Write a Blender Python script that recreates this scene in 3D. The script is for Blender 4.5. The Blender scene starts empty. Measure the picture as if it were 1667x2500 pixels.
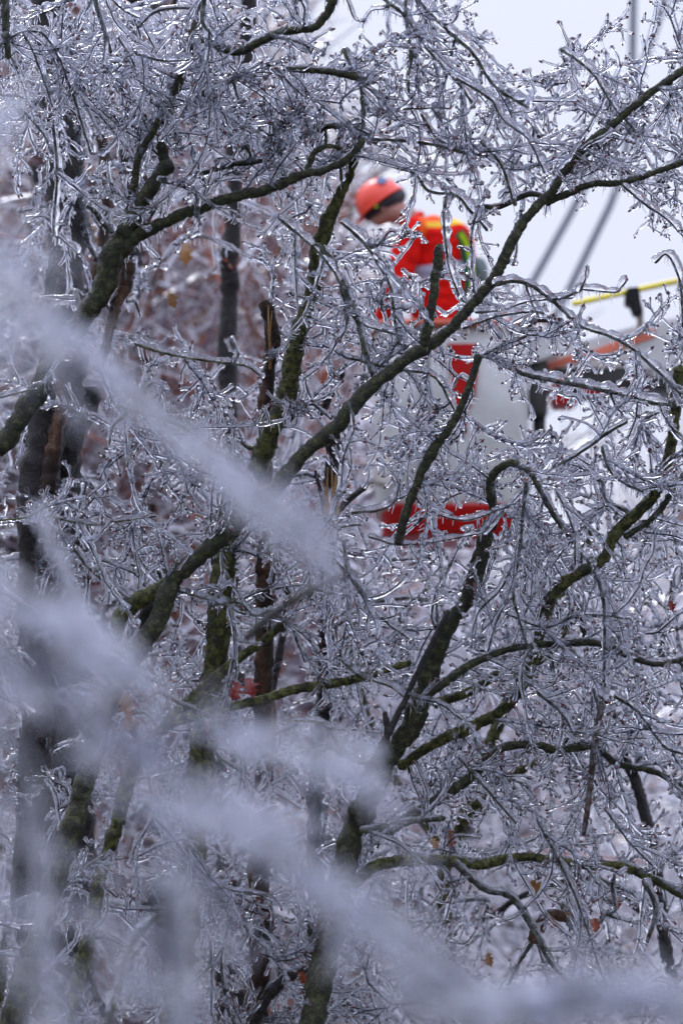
import bpy, bmesh, math, random
import numpy as np
from mathutils import Vector, Matrix
from math import radians, sin, cos, pi

# ------------------------------------------------------------------ camera, sky, sun, exposure
scene = bpy.context.scene
COL = scene.collection
PITCH = radians(8.0); EYE = np.array([0.0, 0.0, 1.6]); F = 20.0; S = 520.0
cam_d = bpy.data.cameras.new('camera'); cam = bpy.data.objects.new('camera', cam_d); COL.objects.link(cam)
cam.location = EYE; cam.rotation_euler = (pi/2 + PITCH, 0, 0)
cam_d.sensor_fit = 'HORIZONTAL'; cam_d.sensor_width = 24.0; cam_d.lens = 24.0*F/(1667.0/S)
cam_d.clip_start = 0.3; cam_d.clip_end = 900.0
cam_d.dof.use_dof = True; cam_d.dof.focus_distance = F; cam_d.dof.aperture_fstop = cam_d.lens/1000.0/0.112
scene.camera = cam

world = bpy.data.worlds.new('World'); scene.world = world; world.use_nodes = True
wn = world.node_tree; wn.nodes.clear()
def wnode(t): return wn.nodes.new(t)
w_out = wnode('ShaderNodeOutputWorld'); w_bg = wnode('ShaderNodeBackground')
w_sky = wnode('ShaderNodeTexSky'); w_sky.sky_type = 'NISHITA'; w_sky.sun_disc = False
w_sky.sun_elevation = radians(48); w_sky.sun_rotation = radians(-20); w_sky.air_density = 1.0; w_sky.dust_density = 4.0
w_mix = wnode('ShaderNodeMix'); w_mix.data_type = 'RGBA'; w_mix.inputs[0].default_value = 0.93
w_tc = wnode('ShaderNodeTexCoord'); w_sep = wnode('ShaderNodeSeparateXYZ')
w_ramp = wnode('ShaderNodeValToRGB')     # overcast: even cloud, a little brighter overhead
w_ramp.color_ramp.elements[0].position = 0.0; w_ramp.color_ramp.elements[0].color = (6.4, 6.8, 8.55, 1)
w_ramp.color_ramp.elements[1].position = 1.0; w_ramp.color_ramp.elements[1].color = (23.5, 25.0, 32.5, 1)
e_ = w_ramp.color_ramp.elements.new(0.28); e_.color = (7.2, 7.65, 9.25, 1)
wn.links.new(w_tc.outputs['Generated'], w_sep.inputs[0]); wn.links.new(w_sep.outputs['Z'], w_ramp.inputs[0])
wn.links.new(w_sky.outputs[0], w_mix.inputs[6]); wn.links.new(w_ramp.outputs[0], w_mix.inputs[7])
wn.links.new(w_mix.outputs[2], w_bg.inputs[0]); w_bg.inputs[1].default_value = 0.10
wn.links.new(w_bg.outputs[0], w_out.inputs[0])

sun_d = bpy.data.lights.new('sun', 'SUN'); sun_d.energy = 1.3; sun_d.angle = radians(14); sun_d.color = (1.0, 0.985, 0.965)
sun = bpy.data.objects.new('sun', sun_d); COL.objects.link(sun); sun.rotation_euler = (radians(-42), 0, radians(20))

vs = scene.view_settings; vs.view_transform = 'Standard'; vs.look = 'None'; vs.exposure = 0.2; vs.gamma = 1.0
try: vs.use_curve_mapping = False
except Exception: pass
cy = scene.cycles
cy.max_bounces = 20; cy.transmission_bounces = 20; cy.diffuse_bounces = 2; cy.glossy_bounces = 4; cy.transparent_max_bounces = 12
cy.sample_clamp_indirect = 12.0; cy.sample_clamp_direct = 0; cy.use_denoising = True; cy.blur_glossy = 0.6
cy.use_adaptive_sampling = True; cy.adaptive_threshold = 0.015
try: cy.denoiser = 'OPENIMAGEDENOISE'; cy.denoising_prefilter = 'ACCURATE'; cy.denoising_input_passes = 'RGB_ALBEDO_NORMAL'
except Exception: pass

# ------------------------------------------------------------------ helpers
FWD = np.array([0, cos(PITCH), sin(PITCH)]); UP = np.array([0, -sin(PITCH), cos(PITCH)]); RT = np.array([1.0, 0, 0])
def P(x, y, d=F):
    """point seen at photo pixel (x, y), d metres away from the camera"""
    k = d/F/S
    return EYE + FWD*d + RT*((x-833.5)*k) + UP*((1250-y)*k)
def px(w, d=F): return w*d/F/S
DOWN = np.array([0, 0, -1.0])

def nrm(v):
    n = np.linalg.norm(v, axis=-1, keepdims=True); n[n < 1e-9] = 1; return v/n

def spline(pts, step):
    p = np.array(pts, float); n = len(p)
    if n == 2: p = np.array([p[0], (p[0]+p[1])/2, p[1]]); n = 3
    q = np.vstack([2*p[0]-p[1], p, 2*p[-1]-p[-2]]); out = []
    for i in range(n-1):
        a, b, c, d = q[i], q[i+1], q[i+2], q[i+3]
        m = max(1, int(math.ceil(np.linalg.norm(c[:3]-b[:3])/step)))
        for k in range(m):
            t = k/m
            out.append(0.5*((2*b)+(-a+c)*t+(2*a-5*b+4*c-d)*t*t+(-a+3*b-3*c+d)*t**3))
    out.append(p[-1]); return np.array(out)

class MB:
    """collects closed quad tubes and builds them as ONE mesh"""
    def __init__(s): s.v = []; s.f = []; s.m = []; s.n = 0
    def add(s, v, f, mi=0):
        s.v.append(v); s.f.append(f + s.n); s.m.append(np.full(len(f), mi, np.int32)); s.n += len(v)
    def tube(s, pts, rad, sides=6, mi=0, rough=0.0, rng=None, caps=True):
        p = np.asarray(pts, float); n = len(p); r = np.broadcast_to(np.asarray(rad, float), (n,)).copy()
        t = np.zeros_like(p); t[1:-1] = p[2:]-p[:-2]; t[0] = p[1]-p[0]; t[-1] = p[-1]-p[-2]; t = nrm(t)
        if caps:
            p = np.vstack([p[0]-t[0]*r[0]*0.5, p, p[-1]+t[-1]*r[-1]*0.7]); r = np.concatenate([[r[0]*0.05], r, [r[-1]*0.05]])
            t = np.vstack([t[0], t, t[-1]]); n += 2
        ref = np.array([0.13, 0.2, 1.0]); ref = nrm(ref[None])[0]
        if abs(np.dot(ref, t[0])) > 0.92: ref = np.array([1.0, 0.1, 0.0])
        a = ref - np.dot(ref, t[0])*t[0]; a /= np.linalg.norm(a); A = [a]
        for i in range(1, n):
            a = A[-1] - np.dot(A[-1], t[i])*t[i]; l = np.linalg.norm(a); A.append(a/l if l > 1e-6 else A[-1])
        A = np.array(A); B = np.cross(t, A)
        th = np.linspace(0, 2*pi, sides, endpoint=False)
        rr = np.repeat(r[:, None], sides, 1)
        if rough and rng is not None: rr = rr*(1 + rough*rng.standard_normal(rr.shape))
        v = p[:, None, :] + rr[..., None]*(A[:, None, :]*np.cos(th)[None, :, None] + B[:, None, :]*np.sin(th)[None, :, None])
        i = np.arange(n-1)[:, None]*sides; j = np.arange(sides)[None, :]; j2 = (j+1) % sides
        f = np.stack([i+j, i+j2, i+sides+j2, i+sides+j], -1).reshape(-1, 4)
        s.add(v.reshape(-1, 3), f, mi)
    def mesh(s, name, mats, smooth=True):
        me = bpy.data.meshes.new(name)
        v = np.concatenate(s.v).astype(np.float32); f = np.concatenate(s.f).astype(np.int32); m = np.concatenate(s.m)
        me.vertices.add(len(v)); me.vertices.foreach_set('co', v.ravel())
        me.loops.add(len(f)*4); me.loops.foreach_set('vertex_index', f.ravel())
        me.polygons.add(len(f)); me.polygons.foreach_set('loop_start', np.arange(0, len(f)*4, 4, dtype=np.int32))
        me.polygons.foreach_set('loop_total', np.full(len(f), 4, np.int32))
        me.polygons.foreach_set('material_index', m)
        me.polygons.foreach_set('use_smooth', np.full(len(f), smooth))
        for x in (mats if isinstance(mats, (list, tuple)) else [mats]): me.materials.append(x)
        me.update(calc_edges=True); return me

def link(name, me, parent=None, **props):
    o = bpy.data.objects.new(name, me); COL.objects.link(o)
    if parent is not None: o.parent = parent
    for k, v in props.items(): o[k] = v
    return o
def thing(name, label, cat, loc=(0, 0, 0), group=None):
    o = bpy.data.objects.new(name, None); COL.objects.link(o); o.location = loc; o.empty_display_size = 0.2
    o['label'] = label; o['category'] = cat
    if group: o['group'] = group
    return o
def inv(parent): return Matrix.Translation(-Vector(parent.location))
def part(name, me, parent, **props):
    """mesh given in world coordinates, child of an unrotated Empty"""
    o = link(name, me, parent, **props); o.matrix_parent_inverse = inv(parent); return o
def sub(name, me, par, top, **props):
    o = link(name, me, par, **props); o.matrix_parent_inverse = Matrix.Identity(4); return o

# ------------------------------------------------------------------ materials
def mat(name):
    m = bpy.data.materials.new(name); m.use_nodes = True; nt = m.node_tree
    return m, nt, nt.nodes['Principled BSDF']
def noise(nt, scale, detail=3, coord='Object', rough=0.6, stretch=None):
    tc = nt.nodes.new('ShaderNodeTexCoord'); n = nt.nodes.new('ShaderNodeTexNoise')
    n.inputs['Scale'].default_value = scale; n.inputs['Detail'].default_value = detail; n.inputs['Roughness'].default_value = rough
    src = tc.outputs[coord]
    if stretch:
        mp = nt.nodes.new('ShaderNodeMapping'); mp.inputs['Scale'].default_value = stretch
        nt.links.new(src, mp.inputs[0]); src = mp.outputs[0]
    nt.links.new(src, n.inputs['Vector']); return n
def ramp(nt, src, stops):
    r = nt.nodes.new('ShaderNodeValToRGB'); e = r.color_ramp.elements
    while len(e) < len(stops): e.new(0.5)
    for k, (p, c) in enumerate(stops): e[k].position = p; e[k].color = (*c, 1)
    nt.links.new(src, r.inputs[0]); return r
def bump(nt, src, strength, dist):
    b = nt.nodes.new('ShaderNodeBump'); b.inputs['Strength'].default_value = strength; b.inputs['Distance'].default_value = dist
    nt.links.new(src, b.inputs['Height']); return b

def bark_mat(name, stops, scale=28, coat=0.22, bstr=1.0, stretch=None):
    m, nt, b = mat(name)
    n = noise(nt, scale, 5, stretch=stretch); r = ramp(nt, n.outputs[0], stops)
    nt.links.new(r.outputs[0], b.inputs['Base Color'])
    n2 = noise(nt, 90, 5); bp = bump(nt, n2.outputs[0], bstr, 0.02)
    nt.links.new(bp.outputs[0], b.inputs['Normal'])
    b.inputs['Roughness'].default_value = 0.7; b.inputs['Specular IOR Level'].default_value = 0.3
    b.inputs['Coat Weight'].default_value = coat; b.inputs['Coat Roughness'].default_value = 0.12; b.inputs['Coat IOR'].default_value = 1.31
    n3 = noise(nt, 45, 2); bp3 = bump(nt, n3.outputs[0], 0.5, 0.01); nt.links.new(bp3.outputs[0], b.inputs['Coat Normal'])
    return m
M = {}
M['bark'] = bark_mat('mossy_bark', [(0.30, (0.012, 0.012, 0.010)), (0.45, (0.022, 0.022, 0.013)), (0.56, (0.036, 0.038, 0.012)), (0.66, (0.085, 0.092, 0.045)), (0.70, (0.03, 0.03, 0.02))])
M['moss'] = bark_mat('green_moss_bark', [(0.30, (0.014, 0.014, 0.009)), (0.45, (0.028, 0.030, 0.008)), (0.56, (0.085, 0.088, 0.014)), (0.66, (0.13, 0.14, 0.07)), (0.72, (0.03, 0.03, 0.015))])
M['dark'] = bark_mat('wet_dark_bark', [(0.3, (0.010, 0.009, 0.010)), (0.6, (0.035, 0.030, 0.032)), (0.75, (0.07, 0.06, 0.05))])
M['brown'] = bark_mat('torn_brown_bark', [(0.3, (0.015, 0.010, 0.008)), (0.48, (0.035, 0.018, 0.011)), (0.60, (0.10, 0.045, 0.022)), (0.72, (0.20, 0.12, 0.07))], 14, 0.4, stretch=(1, 1, 0.25))
M['wood'] = bark_mat('fresh_torn_wood', [(0.3, (0.22, 0.09, 0.03)), (0.5, (0.42, 0.22, 0.08)), (0.65, (0.60, 0.40, 0.18)), (0.8, (0.72, 0.58, 0.36))], 18, 0.4, stretch=(1.6, 1.6, 0.12))
M['twig'] = bark_mat('twig_bark', [(0.3, (0.006, 0.005, 0.005)), (0.55, (0.016, 0.013, 0.012)), (0.7, (0.035, 0.026, 0.02))], 30, 0.3, 0.3)
m, nt, b = mat('red_bud'); b.inputs['Base Color'].default_value = (0.10, 0.018, 0.024, 1); b.inputs['Roughness'].default_value = 0.5; M['bud'] = m

def ice_mat(name, rough=0.0, cloud=0.10, tint=(0.97, 0.975, 1.0)):
    m, nt, b = mat(name)
    b.inputs['Base Color'].default_value = (*tint, 1); b.inputs['IOR'].default_value = 1.31
    b.inputs['Roughness'].default_value = rough; b.inputs['Transmission Weight'].default_value = 1.0
    n = noise(nt, 60, 2); bp = bump(nt, n.outputs[0], 0.20, 0.004); nt.links.new(bp.outputs[0], b.inputs['Normal'])
    if cloud > 0:      # trapped air: milky patches inside the ice
        out = nt.nodes['Material Output']; mx = nt.nodes.new('ShaderNodeMixShader'); tr = nt.nodes.new('ShaderNodeBsdfTranslucent')
        df = nt.nodes.new('ShaderNodeBsdfDiffuse'); mx2 = nt.nodes.new('ShaderNodeMixShader')
        tr.inputs[0].default_value = (0.80, 0.84, 1.0, 1); df.inputs[0].default_value = (0.80, 0.84, 1.0, 1)
        nt.links.new(tr.outputs[0], mx2.inputs[1]); nt.links.new(df.outputs[0], mx2.inputs[2])
        n2 = noise(nt, 22, 3); mr = nt.nodes.new('ShaderNodeMapRange')
        mr.inputs['From Min'].default_value = 0.45; mr.inputs['From Max'].default_value = 0.75; mr.inputs['To Min'].default_value = 0.0; mr.inputs['To Max'].default_value = cloud
        nt.links.new(n2.outputs[0], mr.inputs[0]); nt.links.new(mr.outputs[0], mx.inputs[0])
        nt.links.new(b.outputs[0], mx.inputs[1]); nt.links.new(mx2.outputs[0], mx.inputs[2]); nt.links.new(mx.outputs[0], out.inputs[0])
    return m
M['ice'] = ice_mat('clear_ice', 0.0, 0.35, (0.95, 0.96, 1.0))
M['ice_milky'] = ice_mat('milky_ice', 0.06, 0.7, (0.90, 0.92, 1.0))
def thin_ice(name, alpha):
    """far away glaze: mostly see-through skin with a bright wet gloss"""
    m, nt, b = mat(name); b.inputs['Base Color'].default_value = (0.80, 0.80, 0.90, 1); b.inputs['Roughness'].default_value = 0.10
    b.inputs['IOR'].default_value = 1.5; b.inputs['Coat Weight'].default_value = 1.0; b.inputs['Coat Roughness'].default_value = 0.05
    b.inputs['Alpha'].default_value = alpha; return m
M['ice_far'] = ice_mat('glazed_ice_skin', 0.03, 0.5, (0.95, 0.96, 1.0))

def plain(name, col, rough=0.5, metal=0.0, var=0.12, scale=6, coat=0.0, bstr=0.0):
    m, nt, b = mat(name); b.inputs['Specular IOR Level'].default_value = 0.15 if rough > 0.65 else 0.25 if rough >= 0.5 else 0.5; n = noise(nt, scale, 4)
    lo = tuple(c*(1-var) for c in col); hi = tuple(min(1, c*(1+var)) for c in col)
    r = ramp(nt, n.outputs[0], [(0.35, lo), (0.65, hi)]); nt.links.new(r.outputs[0], b.inputs['Base Color'])
    b.inputs['Roughness'].default_value = rough; b.inputs['Metallic'].default_value = metal; b.inputs['Coat Weight'].default_value = coat
    if bstr:
        n2 = noise(nt, scale*3, 3); bp = bump(nt, n2.outputs[0], bstr, 0.02); nt.links.new(bp.outputs[0], b.inputs['Normal'])
    return m

# ------------------------------------------------------------------ the setting: ground and wooded hill
def grid_mesh(name, x0, x1, y0, y1, nx, ny, hfun, m):
    xs = np.linspace(x0, x1, nx); ys = np.linspace(y0, y1, ny); X, Y = np.meshgrid(xs, ys)
    v = np.stack([X, Y, hfun(X, Y)], -1).reshape(-1, 3); i = np.arange(ny-1)[:, None]*nx; j = np.arange(nx-1)[None, :]
    f = np.stack([i+j, i+j+1, i+nx+j+1, i+nx+j], -1).reshape(-1, 4); b = MB(); b.add(v, f); return b.mesh(name, m)
mg, nt, b = mat('frosted_grass')
n = noise(nt, 0.6, 6); r = ramp(nt, n.outputs[0], [(0.35, (0.03, 0.032, 0.018)), (0.5, (0.07, 0.07, 0.05)), (0.62, (0.14, 0.14, 0.14)), (0.75, (0.26, 0.26, 0.30))])
nt.links.new(r.outputs[0], b.inputs['Base Color']); b.inputs['Roughness'].default_value = 0.6
n2 = noise(nt, 9, 4); bp = bump(nt, n2.outputs[0], 0.6, 0.05); nt.links.new(bp.outputs[0], b.inputs['Normal'])
gr = link('ground', grid_mesh('ground', -400, 400, -300, 500, 90, 90, lambda X, Y: 0.05*np.sin(X*0.21)*np.cos(Y*0.17), mg), kind='structure')
mh, nt, b = mat('far_wood_floor')
n = noise(nt, 0.9, 8, rough=0.75); r = ramp(nt, n.outputs[0], [(0.36, (0.045, 0.03, 0.03)), (0.46, (0.14, 0.09, 0.09)), (0.54, (0.28, 0.25, 0.29)), (0.64, (0.45, 0.44, 0.52))])
nt.links.new(r.outputs[0], b.inputs['Base Color']); b.inputs['Roughness'].default_value = 0.5
def hill_h(X, Y):
    s = 1/(1+np.exp((X-0.5)/2.2)); top = 1.2 + 9.0*s + 1.0*np.sin(X*0.45) + 0.6*np.sin(X*1.3+1)
    t = np.clip((Y-62)/14, 0, 1); return -0.3 + (top+0.3)*t*t*(3-2*t) + 0.5*np.sin(X*0.9)*np.sin(Y*0.7)*t
link('hill', grid_mesh('hill', -70, 70, 58, 140, 200, 80, hill_h, mh), kind='structure')

# ------------------------------------------------------------------ twig sprays (prototypes, shared by every tree)
def curve_pts(rng, L, bend, n, droop=0.0):
    """curve leaving the origin along +X, bending in XZ with some wobble"""
    a = rng.normal(0, 0.12); b = rng.normal(0, 0.12); p = [np.zeros(3)]; k = bend/n; st = L/n
    wob = rng.normal(0, 0.10, (n, 2))
    for i in range(n):
        a += k + wob[i, 0]; b += wob[i, 1]
        p.append(p[-1] + st*np.array([cos(a)*cos(b), sin(b), sin(a)]))
    return np.array(p)
def orient(p, d, rng):
    d = d/np.linalg.norm(d); up = np.array([0, 0, 1.0]); s = np.cross(up, d); 
    if np.linalg.norm(s) < 1e-3: s = np.array([0, 1.0, 0])
    s /= np.linalg.norm(s); u = np.cross(d, s); th = rng.uniform(-0.7, 0.7)
    s2 = s*cos(th)+u*sin(th); u2 = u*cos(th)-s*sin(th)
    return p[:, :1]*d + p[:, 1:2]*s2 + p[:, 2:3]*u2
def rot_about(v, k, a):
    k = k/np.linalg.norm(k); return v*cos(a) + np.cross(k, v)*sin(a) + k*np.dot(k, v)*(1-cos(a))

def ice_on(ib, p, rc, ri, rng, side, tip=1.35, sides=6):
    n = len(p); off = side*(float(np.mean(ri))*0.45)
    w = 1 + 0.20*np.sin(np.linspace(0, rng.uniform(6, 16), n)+rng.uniform(0, 6)) + rng.normal(0, 0.13, n); w = np.maximum(w, 0.5)
    r = ri*w; 
    if tip > 1 and n > 2: r[-1] *= tip
    ib.tube(p + off, r, sides)
def icicle(ib, p, L, r, rng, d=DOWN):
    d = d + rng.normal(0, 0.10, 3); d = d/np.linalg.norm(d)
    bend = np.cross(d, np.array([0, 1.0, 0]))*rng.normal(0, 0.12)*L
    q = np.array([p - d*r, p + d*L*0.4, p + d*L*0.8 + bend*0.5, p + d*L + bend])
    ib.tube(q, [r*1.1, r*0.8, r*0.55, r*0.42], 5)

def spray(seed, L=0.36, shoots=11, comb=0.5, fine=1.0, up=True):
    rng = np.random.default_rng(seed); bk = MB(); ib = MB(); bd = 0
    main = spline(curve_pts(rng, L, rng.uniform(-1.1, 0.5), 12), 0.018); n = len(main)
    rc = np.linspace(0.0026, 0.0012, n); ri = rng.uniform(0.0085, 0.0125)
    side = np.array([0, 0, 1.0])*rng.uniform(0.7, 1.0) + np.array([0, 1, 0])*rng.normal(0, 0.4)
    side /= np.linalg.norm(side)
    bk.tube(main, rc, 5, 0, 0.12, rng); ice_on(ib, main, rc, ri*np.linspace(1.1, 0.8, n), rng, side, sides=7)
    def bud(p, d, r=0.0050):
        q = np.array([p, p+d*r*1.2, p+d*r*2.6]); bk.tube(q, [r*0.6, r, r*0.35], 5, 1)
    for s in range(shoots):
        t = (s+0.7)/shoots*(n-1); i = min(n-2, int(t)); base = main[i]*(1-(t-i)) + main[i+1]*(t-i)
        d0 = main[i+1]-main[i]; d0 /= np.linalg.norm(d0)
        ax = np.array([rng.normal(0, 0.25), 1.0, rng.normal(0, 0.4)])
        d = rot_about(d0, ax, rng.choice([-1, 1])*rng.uniform(0.5, 1.15)) + np.array([0, rng.normal(0, 0.35), 0])
        l = rng.uniform(0.03, 0.12)*(1.1-0.45*s/shoots)*fine
        q = base + orient(curve_pts(rng, l, rng.uniform(-1.1, 1.1), 7), d, rng)
        r2 = rng.uniform(0.0062, 0.0092)
        bk.tube(q, np.linspace(0.0017, 0.0010, len(q)), 4, 0)
        ice_on(ib, q, 0, r2*np.linspace(1, 0.85, len(q)), rng, side, tip=1.75)
        e = q[-1]-q[-2]; e /= np.linalg.norm(e); bud(q[-1], e)
        for k in range(rng.integers(0, 3)):
            j = rng.integers(1, len(q)-1)
            d2 = rot_about(e, np.array([rng.normal(0, .4), 1.0, rng.normal(0, .5)]), rng.choice([-1, 1])*rng.uniform(0.5, 1.2))
            q2 = q[j] + orient(curve_pts(rng, rng.uniform(0.015, 0.045)*fine, rng.uniform(-0.6, 0.6), 3), d2, rng)
            bk.tube(q2, np.linspace(0.0013, 0.0009, len(q2)), 4, 0)
            ice_on(ib, q2, 0, rng.uniform(0.0050, 0.0072), rng, side, tip=1.4, sides=5)
            e2 = q2[-1]-q2[-2]; e2 /= np.linalg.norm(e2); bud(q2[-1], e2, 0.0040)
    # icicles all along: a comb hanging from the twig
    nc = int(L/0.011*comb)
    for k in range(nc):
        t = rng.uniform(0, n-1.01); i = int(t); base = main[i]*(1-(t-i)) + main[i+1]*(t-i)
        icicle(ib, base - side*ri*0.6, rng.uniform(0.008, 0.034)*(1 if rng.random() < 0.8 else 1.7), rng.uniform(0.0016, 0.0028), rng, -side)
    return bk, ib
SPRAYS = []
kinds = [dict(L=0.38, shoots=9, comb=0.3, fine=1.3), dict(L=0.44, shoots=6, comb=0.9), dict(L=0.32, shoots=11, comb=0.15, fine=1.35), dict(L=0.42, shoots=4, comb=1.2, fine=1.2), dict(L=0.28, shoots=9, comb=0.3, fine=1.1)]
for k in range(20):
    bk, ib = spray(100+k, **kinds[k % 5])
    mb_ = bk.mesh('twig_%d' % k, [M['twig'], M['bud']]); mi_ = ib.mesh('ice_%d' % k, [M['ice']])
    mf_ = mi_.copy(); mf_.materials[0] = M['ice_far']; mm_ = mi_.copy(); mm_.materials[0] = M['ice_milky']
    SPRAYS.append((mb_, mi_, mf_, mm_, bk, ib))

def spray_matrix(base, d, rng, scale):
    """twig along d, its ice side turned roughly to the sky"""
    x = Vector(d).normalized(); z = Vector((0, 0, 1))
    y = z.cross(x)
    if y.length < 0.15: y = Vector((0, 1, 0))
    y.normalize(); z = x.cross(y); th = rng.normal(0, 0.55)
    y2 = y*cos(th)+z*sin(th); z2 = z*cos(th)-y*sin(th)
    m = Matrix((x, y2, z2)).transposed().to_4x4(); sc = Matrix.Diagonal((scale, scale, scale, 1))
    return Matrix.Translation(Vector(base)) @ m @ sc

# ------------------------------------------------------------------ trees from limbs
def add_limb(top, pts3, rad, mname='bark', ice=0.0, rng=None, name='limb', sides=None, icemat='ice', comb=0.0, label=None, step=None):
    """one limb: bark tube with knots and burrs + its own ice coat as a child"""
    pr = np.column_stack([pts3, rad]); rm = float(np.mean(rad))
    st = step or max(0.012, rm*0.45); q = spline(pr, st); c, r = q[:, :3].copy(), np.maximum(q[:, 3], 0.0012)
    n = len(q)
    wob = np.cumsum(rng.normal(0, 1, (n, 3)), 0); wob -= np.linspace(0, 1, n)[:, None]*wob[-1]
    c += wob*rm*0.05
    r = r*(0.93+rng.normal(0, 0.06, n)+0.07*np.sin(np.linspace(0, n*st/0.11, n)+rng.uniform(0, 6)))
    for k in range(int(n*st/0.22)):          # knots
        i = rng.integers(0, n); r += r*0.14*np.exp(-((np.arange(n)-i)*st/(rm*0.9+1e-6))**2)*rng.uniform(0.2, 1)
    s = sides or (16 if rm > 0.02 else 10 if rm > 0.01 else 7)
    b = MB(); b.tube(c, r, s, 0, 0.06 if rm > 0.012 else 0.04, rng)
    kw = {'label': label} if label else {}
    o = part(name, b.mesh(name, [M[mname]]), top, **kw)
    if ice > 0:
        ib = MB(); t = nrm(np.gradient(c, axis=0)); up = np.array([0, -0.25, 1.0])[None]-t*(t@np.array([0, -0.25, 1.0]))[:, None]
        upn = np.where(np.linalg.norm(up, axis=1, keepdims=True) > 0.25, nrm(up), np.array([[0.5, -0.5, 0.3]]))
        ri = ice*(1+0.20*np.sin(np.linspace(0, n*st/0.035, n)+rng.uniform(0, 6))+0.15*np.sin(np.linspace(0, n*st/0.013, n))+rng.normal(0, 0.10, n))
        if rm < 0.013:
            ib.tube(c+upn*(ri*0.5)[:, None], np.maximum(ri, r*1.08+ri*0.3), 8)
        else:
            i = 0                              # ice lies in lumps along the upper edge of a thick limb
            while i < n-6:
                l = int(rng.uniform(0.05, 0.30)/st)+5; j = min(n, i+l)
                if rng.random() < 0.85:
                    w = np.sin(np.linspace(0.15, pi-0.15, j-i))**0.5
                    lb = MB(); lb.tube(c[i:j]+upn[i:j]*(r[i:j]*0.86)[:, None], ri[i:j]*w*0.8, 7); sub('ice_lump', lb.mesh('ice_lump', [M[icemat]]), o, top)
                i = j - 2 + int(rng.uniform(0, 0.06)/st)
        L = n*st
        for k in range(int(L/0.022*comb)):
            i = rng.integers(1, n-1); tb = ib if rm < 0.013 else MB()
            icicle(tb, c[i]-upn[i]*r[i]*0.8, rng.uniform(0.015, 0.06), rng.uniform(0.002, 0.0036), rng)
            if tb is not ib: sub('icicle', tb.mesh('icicle', [M[icemat]]), o, top)
        if ib.n:
            sub('ice_coat', ib.mesh('ice_coat', [M[icemat]]), o, top)
    return c, r

HOLES = [(1395, 610, 175, 105, .02), (1540, 640, 95, 60, .04), (1480, 735, 110, 40, .15), (1230, 560, 50, 60, .3), (1470, 560, 60, 80, .06), (935, 480, 90, 85, .04), (1075, 610, 95, 115, .07), (880, 470, 50, 50, .15), (1110, 920, 50, 110, .3),
         (450, 670, 150, 115, .08), (370, 840, 90, 60, .3), (620, 640, 60, 70, .3), (1050, 30, 50, 30, .3), (850, 25, 60, 40, .1), (600, 50, 45, 70, .15),
         (1200, 30, 60, 40, .35), (700, 610, 50, 60, .4), (870, 720, 45, 60, .25), (1490, 1015, 70, 45, .05), (1540, 1120, 45, 60, .15),
         (1590, 1400, 50, 40, .3), (1230, 800, 90, 40, .25), (1420, 850, 130, 60, .35), (1050, 980, 60, 60, .35), (1240, 1020, 60, 50, .3), (1600, 780, 50, 90, .35),
         (30, 600, 120, 330, .12), (170, 650, 60, 110, .15), (655, 820, 60, 110, .08), (808, 1180, 55, 120, .06), (950, 300, 130, 120, .42), (880, 120, 60, 60, .3), (1110, 120, 60, 60, .4), (140, 1080, 90, 140, .10), (600, 130, 60, 60, .2), (510, 330, 40, 50, .4), (230, 480, 50, 60, .5), (300, 2150, 420, 380, .30), (150, 1650, 260, 180, .2), (1240, 2440, 420, 90, .35), (1030, 1290, 90, 40, .35), (1640, 640, 30, 70, .3), (760, 120, 50, 60, .5), (1010, 1760, 60, 120, .12), (940, 1890, 60, 90, .15), (1110, 1530, 50, 110, .15), (1185, 1340, 42, 90, .2), (750, 1110, 80, 60, .15), (650, 1200, 60, 60, .2), (245, 700, 70, 110, .06), (340, 520, 50, 90, .2), (1240, 620, 60, 90, .2), (470, 1380, 70, 60, .2), (700, 1700, 130, 50, .2), (1250, 1900, 90, 70, .3), (1180, 2010, 60, 45, .25), (1560, 2340, 90, 60, .25), (1400, 2290, 90, 50, .25), (1130, 1300, 60, 40, .25), (960, 1640, 70, 60, .3)]
RICH = [(1450, 280, 220, 130), (300, 260, 120, 90), (1350, 1200, 300, 120), (950, 1150, 150, 120)]
def dens(x, y):
    v = 0.62
    for a, b, c, d in RICH:
        if ((x-a)/c)**2+((y-b)/d)**2 < 1: v = 1.0
    for a, b, c, d, k in HOLES:
        q = ((x-a)/c)**2+((y-b)/d)**2
        if q < 1.0: v = min(v, k)
        elif q < 1.5: v *= 0.7
    return v

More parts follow.
